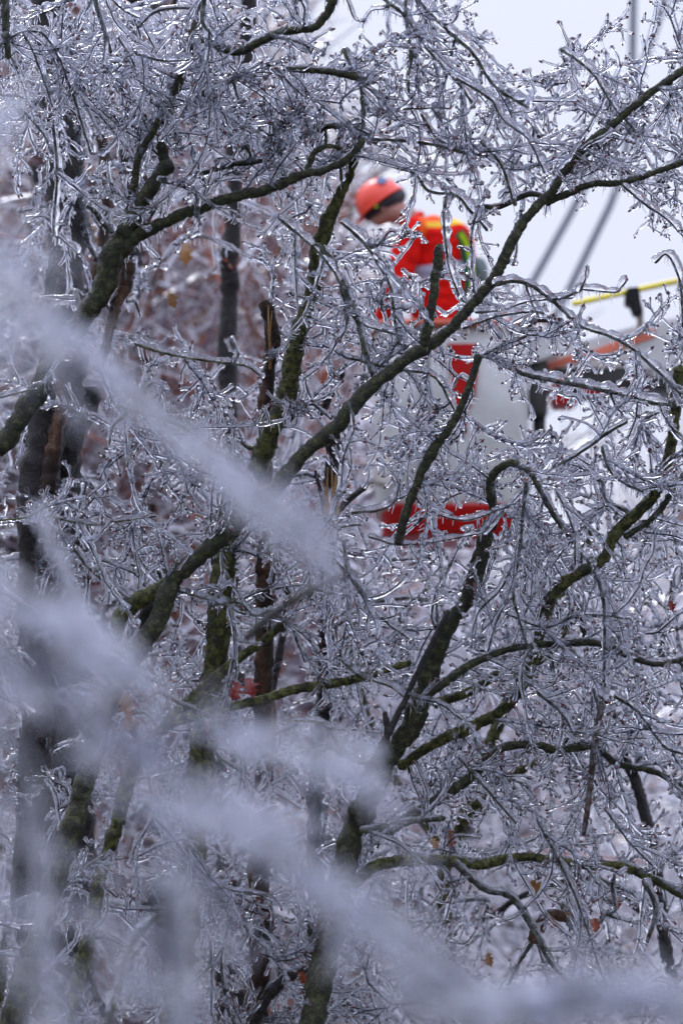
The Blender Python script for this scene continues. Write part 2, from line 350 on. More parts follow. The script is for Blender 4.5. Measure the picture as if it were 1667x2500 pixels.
class Tree:
    def __init__(s, name, label, base, group, seed, bark='bark', icei=1, dmul=1.0):
        s.top = thing(name, label, 'tree', base, group); s.rng = np.random.default_rng(seed); s.nodes = []; s.bark = bark; s.icei = icei
        s.n_tw = 0; s.extra_b = MB(); s.extra_i = MB(); s.dmul = dmul; s.seg = []; s.icem = {1: 'ice', 2: 'ice_far', 3: 'ice_milky'}[icei]
    def limb(s, pts, d0, d1=None, w0=30, w1=None, m=None, ice=0, comb=0.0, name='limb', ground=False, tw=1.0, label=None):
        """pts: photo pixels; w in photo pixels at the focal plane; ice: radius in photo pixels"""
        d1 = d0 if d1 is None else d1; w1 = w0 if w1 is None else w1; n = len(pts)
        t = np.linspace(0, 1, n); d = d0+(d1-d0)*t
        p3 = np.array([P(x, y, dd) for (x, y), dd in zip(pts, d)]); r = np.array([px(w, dd)/2 for w, dd in zip(w0+(w1-w0)*t, d)])
        if ground:
            g = p3[0].copy(); b = np.array(s.top.location); p3 = np.vstack([[b[0], b[1], -0.1], (g*0.45+np.array([b[0], b[1], 0])*0.55)*[1, 1, 1] , p3])
            r = np.concatenate([[r[0]*1.7, r[0]*1.25], r])
        c, rr = add_limb(s.top, p3, r, m or s.bark, px(ice)*d0/F, s.rng, name, comb=comb, icemat=s.icem, label=label)
        if tw > 0:
            k0 = len(c)//3 if ground else 0
            for i in range(k0, len(c), max(1, len(c)//30)): s.nodes.append((c[i], nrm(c[min(i+1, len(c)-1)]-c[max(i-1, 0)]), rr[i]))
            for i in range(k0, len(c)): s.seg.append((c[i], nrm(c[min(i+1, len(c)-1)]-c[max(i-1, 0)]), rr[i], 1.0 if ground and i < len(c)*.5 else tw))
        return c, rr
    def spray_at(s, base, d, scale, rng, plain_=False):
        k = rng.integers(0, len(SPRAYS)); mb_, mi_, mf_, mm_, bk, ib = SPRAYS[k]; mx = spray_matrix(base, d, rng, scale)
        if s.n_tw < 290:
            o = link('twig', mb_, s.top); o.matrix_parent_inverse = inv(s.top); o.matrix_basis = mx
            link('ice_coat', (mi_, mf_, mm_)[s.icei-1], o); s.n_tw += 1
        else:
            m3 = np.array(mx)
            for src, dst in ((bk, s.extra_b), (ib, s.extra_i)):
                v = np.concatenate(src.v)@m3[:3, :3].T + m3[:3, 3]; dst.v.append(v); 
                dst.f.append(np.concatenate(src.f)+dst.n); dst.m.append(np.concatenate(src.m)); dst.n += len(v)
    def finish(s):
        if s.extra_b.n:
            part('fine_twigs', s.extra_b.mesh('fine_twigs', [M['twig'], M['bud']]), s.top, kind='stuff')
            part('fine_twig_ice', s.extra_i.mesh('fine_twig_ice', [M[s.icem]]), s.top, kind='stuff')

def unproject(p):
    v = np.asarray(p)-EYE; d = v@FWD; return (v@RT)/d*F*S+833.5, 1250-(v@UP)/d*F*S, d

def grow(trees, n_targets, dr, seed, box=(-60, -60, 1730, 2560), wpx=(7, 13), icepx=(6, 9), maxlen=1.1, dfun=dens, sc=(0.75, 1.25), gap=0.085, cap=(0.04, 1.0)):
    """branches reach out from the limbs until the crown fills the space it fills in the photograph; twigs sit along them"""
    rng = np.random.default_rng(seed); tg = []
    while len(tg) < n_targets:
        x = rng.uniform(box[0], box[2]); y = rng.uniform(box[1], box[3])
        if rng.random() < dfun(x, y): tg.append(P(x, y, rng.uniform(*dr)))
    N = []; own = []
    for ti, t in enumerate(trees):
        for nd in t.nodes: N.append(nd); own.append(ti)
    pos = np.array([n[0] for n in N])
    dist = [np.min(np.linalg.norm(pos-g, axis=1)) for g in tg]
    for gi in np.argsort(dist):
        g = tg[gi]; dd = np.linalg.norm((pos-g)*[1, 0.6, 1], axis=1)+0.15*np.abs(rng.normal(0, 0.15, len(pos))); k = int(np.argmin(dd))
        a, ta, ra = N[k]; L = np.linalg.norm(g-a)
        if L < cap[0]: continue
        if L > maxlen: a = g + (a-g)/L*maxlen; L = maxlen
        tree = trees[own[k]]; dirn = (g-a)/L; sgn = 1 if np.dot(ta, dirn) > -0.2 else -1
        c1 = a + (ta*sgn*0.35+dirn*0.65)*L*0.35 + np.array([0, 0, rng.uniform(-0.02, 0.10)*L]); c2 = a+dirn*L*0.7+np.array([rng.normal(0, .05), rng.normal(0, .05), rng.uniform(0.0, 0.10)])*L
        e = g+np.array([dirn[0]*0.12*L, dirn[1]*0.05*L, -0.06*L-0.02])
        w0 = min(rng.uniform(*wpx), ra*2*S*1.0); w0 = max(w0, 4.5); d_ = (a-EYE)@FWD
        c, rr = add_limb(tree.top, np.array([a, c1, c2, e]), np.array([px(w0, d_)/2, px(w0, d_)*0.42, px(w0, d_)*0.34, px(w0, d_)*0.22]), 'twig' if w0 < 9 else tree.bark, px(rng.uniform(*icepx), d_)*0.9, rng, 'branch', sides=6, comb=rng.choice([0, 0.4, 1.0]), icemat=tree.icem, step=0.03)
        m = len(c)
        newn = [(c[i], nrm(c[min(i+1, m-1)]-c[max(0, i-1)]), rr[i]) for i in range(2, m, max(1, m//6))]
        N += newn; own += [own[k]]*len(newn); pos = np.vstack([pos, [q[0] for q in newn]])
        for i in range(m): tree.seg.append((c[i], nrm(c[min(i+1, m-1)]-c[max(0, i-1)]), rr[i], 1.0))
    # twigs along everything
    for tree in trees:
        acc = 0; last = None
        for (p, t, r, tw) in tree.seg:
            if last is not None:
                s_ = np.linalg.norm(p-last); acc += s_ if s_ < 0.4 else 0
            last = p
            if acc > gap/tree.dmul*rng.uniform(0.7, 1.3):
                acc = 0; sgn = rng.choice([-1, 1]); ax = np.array([rng.normal(0, .3), 1.0, rng.normal(0, .3)])
                d = rot_about(t, ax, sgn*rng.uniform(0.35, 1.2)) + np.array([0, rng.normal(0, 0.25), -0.15]); sca = rng.uniform(*sc)
                tip = p+nrm(d)*0.25*sca; x, y, q = unproject(tip); x0, y0, q = unproject(p)
                if x < -160 or x > 1830 or y < -160 or y > 2660: continue
                if rng.random() < min(dfun(x, y), 1.6*dfun(x0, y0))*tw*1.15: tree.spray_at(p, d, sca, rng)
        tree.seg = []

GRP = 'ice coated trees in focus'
def base(x, d): q = P(x, 1250, d); return (q[0], q[1], 0)
# --- tree with the two mossy stems at upper left
tA = Tree('iced_tree', 'ice coated mossy tree whose dark stem forks in two at upper left', base(-60, 20.1), GRP, 1)
tA.limb([(-60, 1230), (12, 1090), (53, 1009), (101, 930), (186, 787), (245, 708), (268, 640), (290, 590)], 20.0, 20.0, 54, 58, ice=5, ground=True, name='trunk', tw=.3)
tA.limb([(290, 600), (300, 575), (340, 511), (383, 441), (412, 400)], 20.0, 20.0, 46, 40, ice=6, comb=.3, tw=.5)
tA.limb([(405, 410), (395, 350), (404, 298), (415, 245), (441, 197), (462, 120), (479, 69), (510, -30)], 20.05, 20.2, 30, 22, ice=7, comb=.3)
tA.limb([(298, 575), (315, 520), (326, 460), (330, 420), (340, 372), (372, 319), (385, 290)], 20.05, 20.0, 28, 14, ice=7)
tA.limb([(290, 620), (340, 575), (394, 548), (457, 521), (505, 508), (575, 484), (670, 458), (745, 425), (800, 410), (850, 385), (885, 340)], 20.0, 19.9, 40, 16, ice=7, comb=.9)
tA.limb([(745, 424), (757, 395), (768, 370), (798, 356), (834, 362), (850, 372)], 19.95, 19.95, 18, 10, ice=7)
tA.limb([(309, 640), (305, 700), (287, 745), (275, 800), (250, 880), (235, 900)], 20.1, 20.0, 44, 18, 'brown', ice=6, tw=.3, label='limb with torn red brown bark')
tA.limb([(275, 565), (245, 535), (228, 512), (213, 503)], 19.95, 19.9, 16, 10, ice=9, comb=.5, tw=.3)
tA.limb([(350, 560), (395, 490), (440, 450), (500, 420), (575, 400), (649, 388), (692, 356), (761, 319), (834, 306), (900, 330)], 20.1, 20.0, 9, 16, ice=8, comb=.6)
tA.limb([(415, 245), (440, 180), (468, 130), (478, 106), (510, 104), (575, 126), (628, 101), (692, 74), (766, 64), (798, 32), (822, -20)], 20.0, 19.9, 14, 26, ice=10, comb=.6)
tA.limb([(450, 260), (490, 235), (521, 213), (575, 191), (638, 175), (718, 170), (834, 181), (900, 200)], 20.0, 19.95, 14, 18, ice=8, comb=.8)
for pts, w, ic in [([(-20, 130), (10, 100), (40, 82), (58, 75), (106, 80), (144, 138), (175, 213), (202, 298), (223, 372)], 7, 11), ([(229, -20), (240, 30), (255, 69), (271, 128)], 12, 12),
                   ([(255, -20), (300, 20), (340, 42)], 6, 9), ([(479, 96), (480, 160), (479, 230), (481, 300)], 5, 10), ([(330, 128), (383, 144), (430, 146), (475, 142)], 6, 11),
                   ([(500, -20), (495, 40), (500, 60), (520, 85)], 10, 12), ([(58, 80), (85, 130), (110, 200), (130, 260)], 5, 10), ([(12, -20), (14, 60), (20, 140)], 22, 9),
                   ([(290, 90), (325, 150), (330, 190)], 5, 8), ([(540, 120), (530, 90), (560, 60), (545, 30)], 5, 11), ([(740, 60), (745, 20), (730, -10)], 6, 11),
                   ([(680, 170), (720, 215), (760, 240), (834, 250)], 6, 9), ([(385, 440), (470, 460), (480, 480), (478, 530)], 5, 8), ([(130, 300), (140, 420), (132, 560), (150, 580), (190, 615)], 5, 9),
                   ([(60, 270), (110, 330), (118, 350)], 6, 9), ([(430, 240), (520, 262), (470, 255)], 4, 10)]:
    tA.limb(pts, 19.9, 19.9, w, w*.7, ice=ic, comb=1.0, name='branch')
# --- tree carrying the long diagonal limb
tF = Tree('iced_tree', 'ice coated tree with the long mossy limb slanting up past the worker', base(-250, 19.7), GRP, 2, dmul=1.0)
tF.limb([(215, 1900), (240, 1780), (285, 1690), (319, 1632), (383, 1520), (415, 1440), (441, 1400), (521, 1335), (611, 1230), (665, 1190), (745, 1100), (834, 1020), (887, 956), (940, 918), (1062, 833)], 19.8, 19.9, 56, 34, ice=5, ground=True, name='trunk', comb=.15, tw=.25)
tF.limb([(1055, 838), (1110, 797), (1163, 733), (1206, 680), (1238, 611), (1275, 542), (1312, 499), (1344, 467), (1371, 420), (1418, 367), (1487, 313), (1578, 234), (1640, 190), (1700, 150)], 19.9, 20.0, 30, 18, ice=5, comb=.1, tw=.55)
tF.limb([(1333, 494), (1392, 473), (1445, 451), (1514, 446), (1588, 425), (1667, 398), (1720, 380)], 20.0, 19.9, 20, 15, ice=9, comb=.6, tw=.5)
tF.limb([(1330, 480), (1290, 475), (1216, 505), (1174, 505)], 20.0, 20.1, 12, 17, ice=8, comb=.8)
tF.limb([(1360, 440), (1430, 380), (1490, 345), (1530, 300)], 20.1, 20.2, 12, 10, ice=8, comb=.5)
tF.limb([(430, 1420), (372, 1446), (330, 1470), (295, 1500), (280, 1560)], 19.9, 19.9, 46, 36, 'moss', ice=5, tw=.3)
tF.limb([(1036, 840), (1045, 790), (1057, 690), (1068, 640), (1072, 600)], 19.8, 19.8, 28, 22, ice=8, comb=.8, tw=.3)
tF.limb([(611, 1238), (574, 1230), (560, 1180), (570, 1140)], 19.8, 19.9, 30, 22, 'moss')
for pts, w, ic in [([(1206, 696), (1259, 685), (1312, 706), (1365, 749), (1418, 797), (1514, 833), (1600, 900), (1660, 960)], 11, 10), ([(1340, 735), (1412, 712), (1420, 705), (1500, 712), (1515, 700), (1530, 680)], 5, 9),
                   ([(1412, 712), (1428, 680), (1432, 650)], 4, 8), ([(1160, 762), (1230, 755), (1290, 735), (1400, 725)], 6, 9), ([(1130, 800), (1220, 770), (1300, 760), (1330, 765)], 6, 9),
                   ([(1285, 695), (1300, 740), (1318, 775)], 5, 9), ([(1174, 871), (1220, 848), (1280, 820), (1300, 785), (1340, 783), (1370, 790)], 12, 8),
                   ([(1195, 871), (1285, 914), (1365, 930), (1471, 951), (1578, 977), (1650, 990)], 14, 13), ([(1519, 451), (1578, 499), (1631, 536), (1690, 600)], 6, 9),
                   ([(1599, 640), (1625, 620), (1647, 648), (1663, 706), (1668, 800)], 6, 10), ([(1114, 190), (1195, 240), (1227, 290), (1290, 340), (1330, 420)], 7, 9),
                   ([(1487, 950), (1500, 985), (1520, 1010)], 7, 7)]:
    tF.limb(pts, 19.85, 19.85, w, w*.65, ice=ic, comb=.8, name='branch', tw=.45)
tF.limb([(1169, 866), (1142, 956), (1110, 1025), (1057, 1100), (1020, 1179), (993, 1259), (972, 1325)], 19.7, 19.8, 20, 26, ice=4, tw=.3)
# --- tree behind it: stem that climbs to the hard hat
tN = Tree('iced_tree', 'ice coated mossy tree whose slim stem climbs up behind the orange hard hat', base(330, 20.5), GRP, 3, 'moss')
tN.limb([(540, 1300), (574, 1217), (611, 1153), (649, 1057), (702, 940), (718, 850), (742, 770), (770, 680), (782, 600), (812, 520), (838, 465), (860, 404), (876, 345), (880, 300)], 20.35, 20.1, 60, 20, ice=6, ground=True, name='trunk', comb=.4, tw=.7)
tN.limb([(640, 1090), (680, 1040), (720, 1010), (745, 990)], 20.4, 20.3, 26, 16, ice=6, comb=.4)
for pts, w, ic in [([(914, -20), (983, 32), (1046, 122), (1115, 197), (1160, 260)], 9, 12), ([(1004, -20), (1084, 64), (1147, 122), (1195, 191), (1227, 223), (1290, 260)], 10, 13),
                   ([(1000, -30), (990, 20), (1004, 133), (998, 180), (1000, 225)], 7, 10), ([(838, 120), (876, 202), (887, 281), (871, 350)], 10, 10),
                   ([(887, 382), (940, 398), (1009, 420), (1046, 462), (1110, 473), (1147, 510), (1190, 560)], 9, 14), ([(880, 340), (940, 340), (1040, 350), (1130, 370), (1190, 380)], 10, 9),
                   ([(880, 300), (830, 320), (834, 440)], 8, 9), ([(1170, 340), (1215, 390), (1235, 430), (1255, 500)], 8, 8), ([(834, 542), (887, 590), (930, 653), (956, 706), (967, 790), (975, 840)], 8, 13),
                   ([(834, 685), (866, 760), (887, 833), (898, 880), (914, 940)], 13, 8), ([(900, 280), (960, 265), (1060, 262), (1100, 262)], 6, 10), ([(1030, 280), (1060, 330), (1090, 350)], 9, 8),
                   ([(830, 700), (870, 780), (980, 820)], 6, 11), ([(680, 530), (740, 580), (800, 640), (860, 740)], 8, 12), ([(722, 560), (722, 640), (728, 740)], 4, 9), ([(1090, 480), (1085, 540), (1095, 640), (1120, 720)], 6, 11),
                   ([(1370, 120), (1440, 170), (1500, 260), (1560, 330)], 7, 10), ([(880, 880), (960, 900), (1060, 920), (1110, 1000)], 8, 10)]:
    tN.limb(pts, 20.0, 20.0, w, w*.7, ice=ic, comb=.8, name='branch')
# --- central tree
tY = Tree('iced_tree', 'ice coated tree with the dark upright stem in the middle of the lower half', base(560, 20.0), GRP, 4, 'bark')
tY.limb([(830, 2120), (882, 1996), (914, 1933), (956, 1853), (1009, 1773), (1046, 1680), (1089, 1551), (1147, 1471), (1174, 1365), (1195, 1275)], 20.0, 20.0, 64, 34, ground=True, name='trunk', tw=.3)
tY.limb([(1200, 1290), (1205, 1248), (1193, 1190), (1205, 1155), (1240, 1130), (1270, 1140), (1296, 1163), (1344, 1248), (1397, 1323)], 20.0, 19.8, 26, 12, ice=11, comb=.3)
tY.limb([(887, 1906), (914, 1853), (956, 1773), (1009, 1667), (1046, 1588), (1094, 1493)], 19.9, 19.9, 22, 12, 'dark', tw=.4)
tY.limb([(925, 1880), (945, 1800), (940, 1740)], 19.9, 19.9, 18, 14, 'dark', tw=.3)
tY.limb([(977, 1874), (1073, 1805), (1153, 1768), (1227, 1731), (1280, 1667), (1310, 1590), (1344, 1455), (1408, 1397), (1472, 1355), (1500, 1300), (1551, 1250), (1604, 1185), (1631, 1100), (1647, 977), (1660, 900)], 20.1, 20.0, 28, 30, 'moss', ice=5, tw=.5)
tY.limb([(1525, 1312), (1604, 1254), (1667, 1163), (1720, 1110)], 20.0, 20.0, 18, 16, ice=9)
tY.limb([(1040, 1700), (1089, 1663), (1153, 1620), (1248, 1583), (1365, 1572), (1466, 1572), (1535, 1599), (1599, 1620), (1680, 1605)], 19.9, 19.9, 22, 14, ice=7, comb=.5)
tY.limb([(1060, 1720), (1150, 1690), (1230, 1640), (1330, 1600), (1400, 1500)], 20.2, 20.3, 26, 20, 'moss', ice=5)
tY.limb([(930, 2040), (1030, 1980), (1084, 1943), (1142, 1906), (1174, 1869), (1222, 1832), (1291, 1821), (1365, 1832), (1445, 1821), (1503, 1864), (1604, 1885), (1700, 1950)], 20.0, 20.0, 30, 14, 'bark', ice=6, comb=.4)
tY.limb([(880, 2030), (950, 2018), (1000, 2008), (1085, 1998)], 19.8, 19.8, 16, 12, ice=12, comb=.3)
tY.limb([(860, 2160), (920, 2115), (993, 2102), (1089, 2097), (1174, 2105), (1243, 2092), (1301, 2086), (1418, 2103), (1514, 2108), (1594, 2145), (1680, 2200)], 20.0, 20.0, 32, 18, 'moss', ice=8, comb=.9)
tY.limb([(1110, 2110), (1179, 2171), (1248, 2193), (1300, 2270), (1350, 2360), (1420, 2430)], 19.9, 19.8, 18, 9, ice=9)
tY.limb([(1300, 2300), (1317, 2268), (1344, 2238), (1392, 2244), (1445, 2258)], 20.1, 20.1, 34, 22, 'brown', ice=5, tw=.2, label='broken limb with torn orange brown bark')
tY.limb([(1468, 1720), (1450, 1826), (1439, 1933), (1424, 2039)], 19.9, 19.9, 15, 12, 'brown', ice=6, tw=.6, label='slim reddish brown hanging branch')
for pts, w, ic in [([(1285, 1179), (1270, 1339), (1254, 1445), (1280, 1551), (1301, 1600)], 7, 11), ([(1434, 1365), (1471, 1445), (1477, 1578), (1474, 1700)], 8, 12), ([(1250, 1380), (1220, 1440), (1170, 1490), (1150, 1560)], 5, 8),
                   ([(1190, 1590), (1210, 1520), (1240, 1460)], 5, 8), ([(1470, 1090), (1485, 1140), (1510, 1170), (1570, 1200)], 7, 9), ([(1350, 1140), (1410, 1110), (1480, 1060), (1530, 1030)], 10, 7),
                   ([(1500, 1700), (1560, 1740), (1620, 1820), (1667, 1840)], 9, 10), ([(1310, 1690), (1370, 1740), (1400, 1790)], 9, 8), ([(1480, 1980), (1540, 2060), (1600, 2120)], 6, 8),
                   ([(1000, 1190), (1040, 1240), (1130, 1270), (1230, 1240)], 5, 8), ([(900, 1310), (980, 1330), (1080, 1320), (1180, 1300)], 5, 8), ([(860, 1250), (920, 1245), (960, 1225), (975, 1180)], 7, 11),
                   ([(1570, 2150), (1600, 2220), (1580, 2300)], 14, 9), ([(1360, 1200), (1400, 1290), (1405, 1380)], 5, 9), ([(1310, 2000), (1400, 2180), (1470, 2380)], 7, 8), ([(1120, 1850), (1190, 1930), (1260, 2010)], 8, 7), ([(1240, 1500), (1330, 1530), (1420, 1500), (1540, 1510)], 5, 8)]:
    tY.limb(pts, 19.8, 19.8, w, w*.7, ice=ic, comb=.8, name='branch')
# --- low tree at left with the yellow green branches
tZ = Tree('iced_tree', 'ice coated low tree with two yellow green mossy boughs and red leaves', base(-60, 20.1), GRP, 5, 'moss')
tZ.limb([(300, 1960), (351, 1832), (394, 1779), (452, 1726), (516, 1667), (574, 1616), (638, 1568), (702, 1510)], 20.05, 20.05, 34, 22, ground=True, name='trunk', ice=3, tw=.2)
tZ.limb([(425, 1760), (495, 1747), (558, 1731), (638, 1712), (718, 1688), (834, 1665), (914, 1645), (1000, 1618)], 19.95, 19.95, 28, 20, ice=3, tw=.12)
tZ.limb([(385, 1690), (452, 1723), (540, 1765), (620, 1810), (690, 1870)], 19.85, 19.85, 9, 7, 'brown', ice=6, comb=.2, name='branch', tw=.4)
for pts, w, ic in [([(287, 988), (372, 1015), (452, 1047), (510, 1089), (574, 1132), (617, 1190), (659, 1275), (680, 1310)], 11, 10), ([(330, 839), (425, 866), (532, 882), (601, 892), (640, 920)], 7, 9),
                   ([(510, 1480), (580, 1470), (620, 1500), (665, 1490)], 6, 9), ([(420, 1440), (500, 1460), (600, 1500)], 6, 8), ([(120, 1260), (220, 1280), (300, 1270), (380, 1260)], 5, 7), ([(0, 970), (80, 948), (140, 920)], 5, 8),
                   ([(180, 1340), (220, 1390), (270, 1430), (330, 1470)], 8, 10), ([(330, 1500), (340, 1420), (330, 1350)], 4, 7), ([(0, 1440), (60, 1480), (130, 1530)], 6, 8), ([(660, 1270), (720, 1310), (780, 1330), (850, 1400), (900, 1470)], 7, 10),
                   ([(650, 1340), (700, 1300), (800, 1290), (880, 1280)], 6, 8), ([(820, 1600), (880, 1650), (960, 1680), (1020, 1740)], 6, 8), ([(840, 1320), (850, 1400), (920, 1500), (1000, 1560)], 6, 8),
                   ([(720, 1760), (790, 1770), (850, 1850), (930, 1870)], 7, 8), ([(0, 1270), (70, 1262), (110, 1235)], 5, 5)]:
    tZ.limb(pts, 19.9, 19.9, w, w*.7, ice=ic, comb=.6, name='branch')
# --- low brush at bottom left
tB = Tree('iced_tree', 'ice coated tangled low tree at the bottom left behind blurred branches', base(330, 20.2), GRP, 6, 'dark')
tB.limb([(330, 2800), (300, 2650), (260, 2500), (230, 2420), (202, 2321), (181, 2241), (133, 2178)], 20.1, 20.0, 22, 12, ground=True, name='trunk', ice=6)
tB.limb([(560, 2700), (600, 2560), (650, 2440), (720, 2380), (800, 2340)], 20.2, 20.2, 34, 24, ice=6, comb=.5)
tB.limb([(-20, 2500), (5, 2400), (10, 2300)], 20.2, 20.2, 30, 22, 'moss', ice=6)
for pts, w, ic in [([(-30, 2243), (80, 2194), (195, 2150)], 5, 8), ([(-30, 2330), (40, 2335), (117, 2345)], 5, 9), ([(-20, 2250), (45, 2270)], 6, 10), ([(452, 2050), (505, 2130), (532, 2188), (564, 2247)], 5, 7),
                   ([(340, 2090), (400, 2060), (452, 2048)], 4, 7), ([(452, 2060), (465, 2100), (480, 2180)], 5, 6), ([(640, 2330), (700, 2345), (780, 2310)], 5, 9), ([(515, 2300), (518, 2400), (516, 2480)], 5, 6),
                   ([(560, 2250), (540, 2350), (560, 2480)], 8, 7), ([(900, 2400), (960, 2450), (1050, 2440)], 6, 8), ([(380, 2000), (440, 2070), (520, 2200)], 5, 6)]:
    tB.limb(pts, 19.9, 19.9, w, w*.7, ice=ic, comb=.5, name='branch')
grow([tA, tF, tN, tY, tZ, tB], 360, (19.95, 20.8), 11, sc=(0.85, 1.45), gap=0.118)
for t in (tA, tF, tN, tY, tZ, tB): t.finish()

# --- the row behind, a little out of focus
def dens_b(x, y):
    v = 0.10
    if x < 760: v = 0.45
    if 250 < x < 720 and 560 < y < 1000: v = 0.22
    if y > 1050 and x > 500: v = 0.6
    if 900 < x < 1300 and y < 1350: v = 0.05
    if x > 1180 and y < 1250: v = 0.06
    if x < 420 and y > 700: v = 0.45
    if x > 760 and y < 1000: v = 0.0
    if x > 1180 and y > 1700: v = 0.3
    if x > 1180 and y < 1250: v = 0.0
    return v
GB = 'iced trees just behind the focused ones'
R1 = Tree('iced_tree', 'slightly blurred iced tree with a thick purple dark trunk at far left', base(150, 21.9), GB, 21, 'dark', 2)
R1.limb([(190, 1300), (185, 1000), (175, 760), (170, 600), (155, 430), (135, 250), (115, -40)], 21.6, 21.8, 110, 80, ground=True, name='trunk', tw=.3)
R1.limb([(240, 640), (213, 590), (196, 500), (190, 400), (195, 300)], 21.6, 21.7, 12, 10, 'twig', ice=13, name='branch')
R1.limb([(330, 700), (320, 500), (300, 320), (330, 120), (320, -40)], 22.4, 22.6, 40, 30, 'dark', tw=.3)
R1.limb([(225, 700), (250, 600), (262, 450), (240, 300), (180, 150)], 22.2, 22.4, 34, 26, 'brown', tw=.3)
R2 = Tree('iced_tree', 'slightly blurred broken tree with torn reddish bark low at the left edge', base(90, 21.3), GB, 22, 'dark', 2)
R2.limb([(90, 1500), (95, 1400), (100, 1250), (110, 1150), (130, 1030), (150, 940), (168, 850)], 20.9, 20.9, 80, 112, ground=True, name='trunk', tw=.3)
R2.limb([(118, 1200), (128, 1090), (150, 980), (165, 900)], 20.82, 20.82, 50, 40, 'brown', tw=0, label='strip of torn reddish brown bark')
R2.limb([(125, 1230), (150, 1170), (185, 1060), (225, 960)], 21.0, 21.1, 56, 56, 'dark', tw=.4)
R2.limb([(240, 1800), (270, 1700), (330, 1560), (400, 1430)], 21.0, 21.1, 44, 40, 'dark', tw=.5)
R3 = Tree('iced_tree', 'snapped iced tree with bright orange torn wood below the bucket', base(760, 21.2), GB, 23, 'dark', 2)
R3.limb([(790, 1700), (800, 1500), (802, 1380), (803, 1270)], 20.9, 20.45, 40, 36, ground=True, name='trunk', tw=.6)
for k_, (x0_, x1_, yt_) in enumerate([(794, 790, 1178), (801, 800, 1140), (808, 810, 1128), (815, 818, 1160), (821, 828, 1190), (805, 797, 1170), (812, 822, 1150)]):
    R3.limb([(x0_, 1272), ((x0_+x1_)/2+(-1)**k_*2, 1225), (x1_, yt_)], 20.33+.012*(k_ % 3), 20.36, 11, 3.5, 'wood', name='splinter', tw=0, label='bright orange freshly torn splinter')
R3.limb([(806, 1185), (808, 1120), (813, 1040)], 20.42, 20.42, 40, 38, 'dark', tw=.2)
R3.limb([(800, 1275), (840, 1230), (890, 1190)], 20.8, 20.9, 22, 16, 'dark')
R3.limb([(795, 1270), (785, 1210), (770, 1150)], 20.9, 20.9, 14, 10, 'dark')
R3.limb([(780, 1010), (803, 963), (832, 905)], 20.7, 20.7, 20, 26, 'dark', tw=.3)
R4 = Tree('iced_tree', 'splintered pale brown snag of an iced tree left of the worker', base(650, 21.0), GB, 24, 'brown', 2)
R4.limb([(640, 1240), (648, 1100), (645, 1020), (655, 930), (664, 858), (670, 800), (660, 770), (645, 738)], 20.45, 20.45, 46, 30, ground=True, name='trunk', tw=.15)
for k_, (x0_, x1_, y0_, yt_) in enumerate([(652, 646, 905, 800), (659, 664, 900, 760), (668, 676, 890, 790), (664, 655, 880, 745), (674, 684, 870, 820)]):
    R4.limb([(x0_, y0_), ((x0_+x1_)/2+(-1)**k_*3, (y0_+yt_)/2), (x1_, yt_)], 20.40, 20.38, 10, 3, 'wood' if k_ % 2 else 'brown', name='splinter', tw=0, label='pale torn splinter' if k_ % 2 else 'brown torn splinter')
R5 = Tree('iced_tree', 'blurred iced tree spreading boughs low behind the central stem', base(1150, 22.5), GB, 25, 'moss', 2)
R5.limb([(1080, 2200), (1110, 2050), (1180, 1850), (1280, 1600), (1370, 1450), (1440, 1300)], 22.4, 22.6, 40, 24, ground=True, name='trunk')
R5.limb([(1120, 2000), (1240, 1900), (1420, 1800), (1600, 1700)], 22.4, 22.0, 26, 20)
R5.limb([(1100, 2100), (960, 1900), (880, 1700), (860, 1500)], 22.4, 22.2, 24, 18)
R6 = Tree('iced_tree', 'blurred iced tree with crossing boughs at the lower right corner', base(1600, 21.8), GB, 26, 'dark', 2)
R6.limb([(1640, 2500), (1610, 2300), (1560, 2000), (1500, 1800), (1440, 1600), (1400, 1450)], 21.8, 22.0, 34, 20, ground=True, name='trunk')
R6.limb([(1600, 2250), (1450, 2150), (1300, 2180), (1180, 2250)], 21.8, 22.2, 22, 14)
R6.limb([(1520, 1850), (1600, 1650), (1640, 1450)], 21.9, 22.3, 22, 14)
R7 = Tree('iced_tree', 'blurred iced tree standing behind the red leaves at lower left', base(560, 22.3), GB, 27, 'dark', 2)
R7.limb([(560, 2300), (555, 2000), (550, 1700), (530, 1500), (560, 1300), (540, 1150)], 22.2, 22.4, 42, 24, ground=True, name='trunk')
R7.limb([(550, 1900), (640, 1750), (700, 1500), (690, 1380)], 22.2, 22.2, 24, 18)
R7.limb([(560, 2100), (400, 1900), (280, 1700), (250, 1500)], 22.3, 22.6, 26, 18)
R8 = Tree('iced_tree', 'tall blurred trunk with brown bark rising behind the upper branches', base(590, 24), GB, 28, 'dark', 2)
R8.limb([(560, 900), (575, 600), (590, 340), (606, 150), (614, -60)], 24, 24, 46, 40, ground=True, name='trunk', tw=.5)
R8.limb([(590, 330), (540, 180), (440, 60), (430, -40)], 24, 23.6, 26, 22, 'brown', tw=.5)
RB = [R1, R2, R3, R4, R5, R6, R7, R8]
grow(RB, 180, (20.9, 23.2), 12, dfun=dens_b, maxlen=1.3, gap=0.10, sc=(0.8, 1.3), wpx=(8, 16))
for t in RB: t.finish()

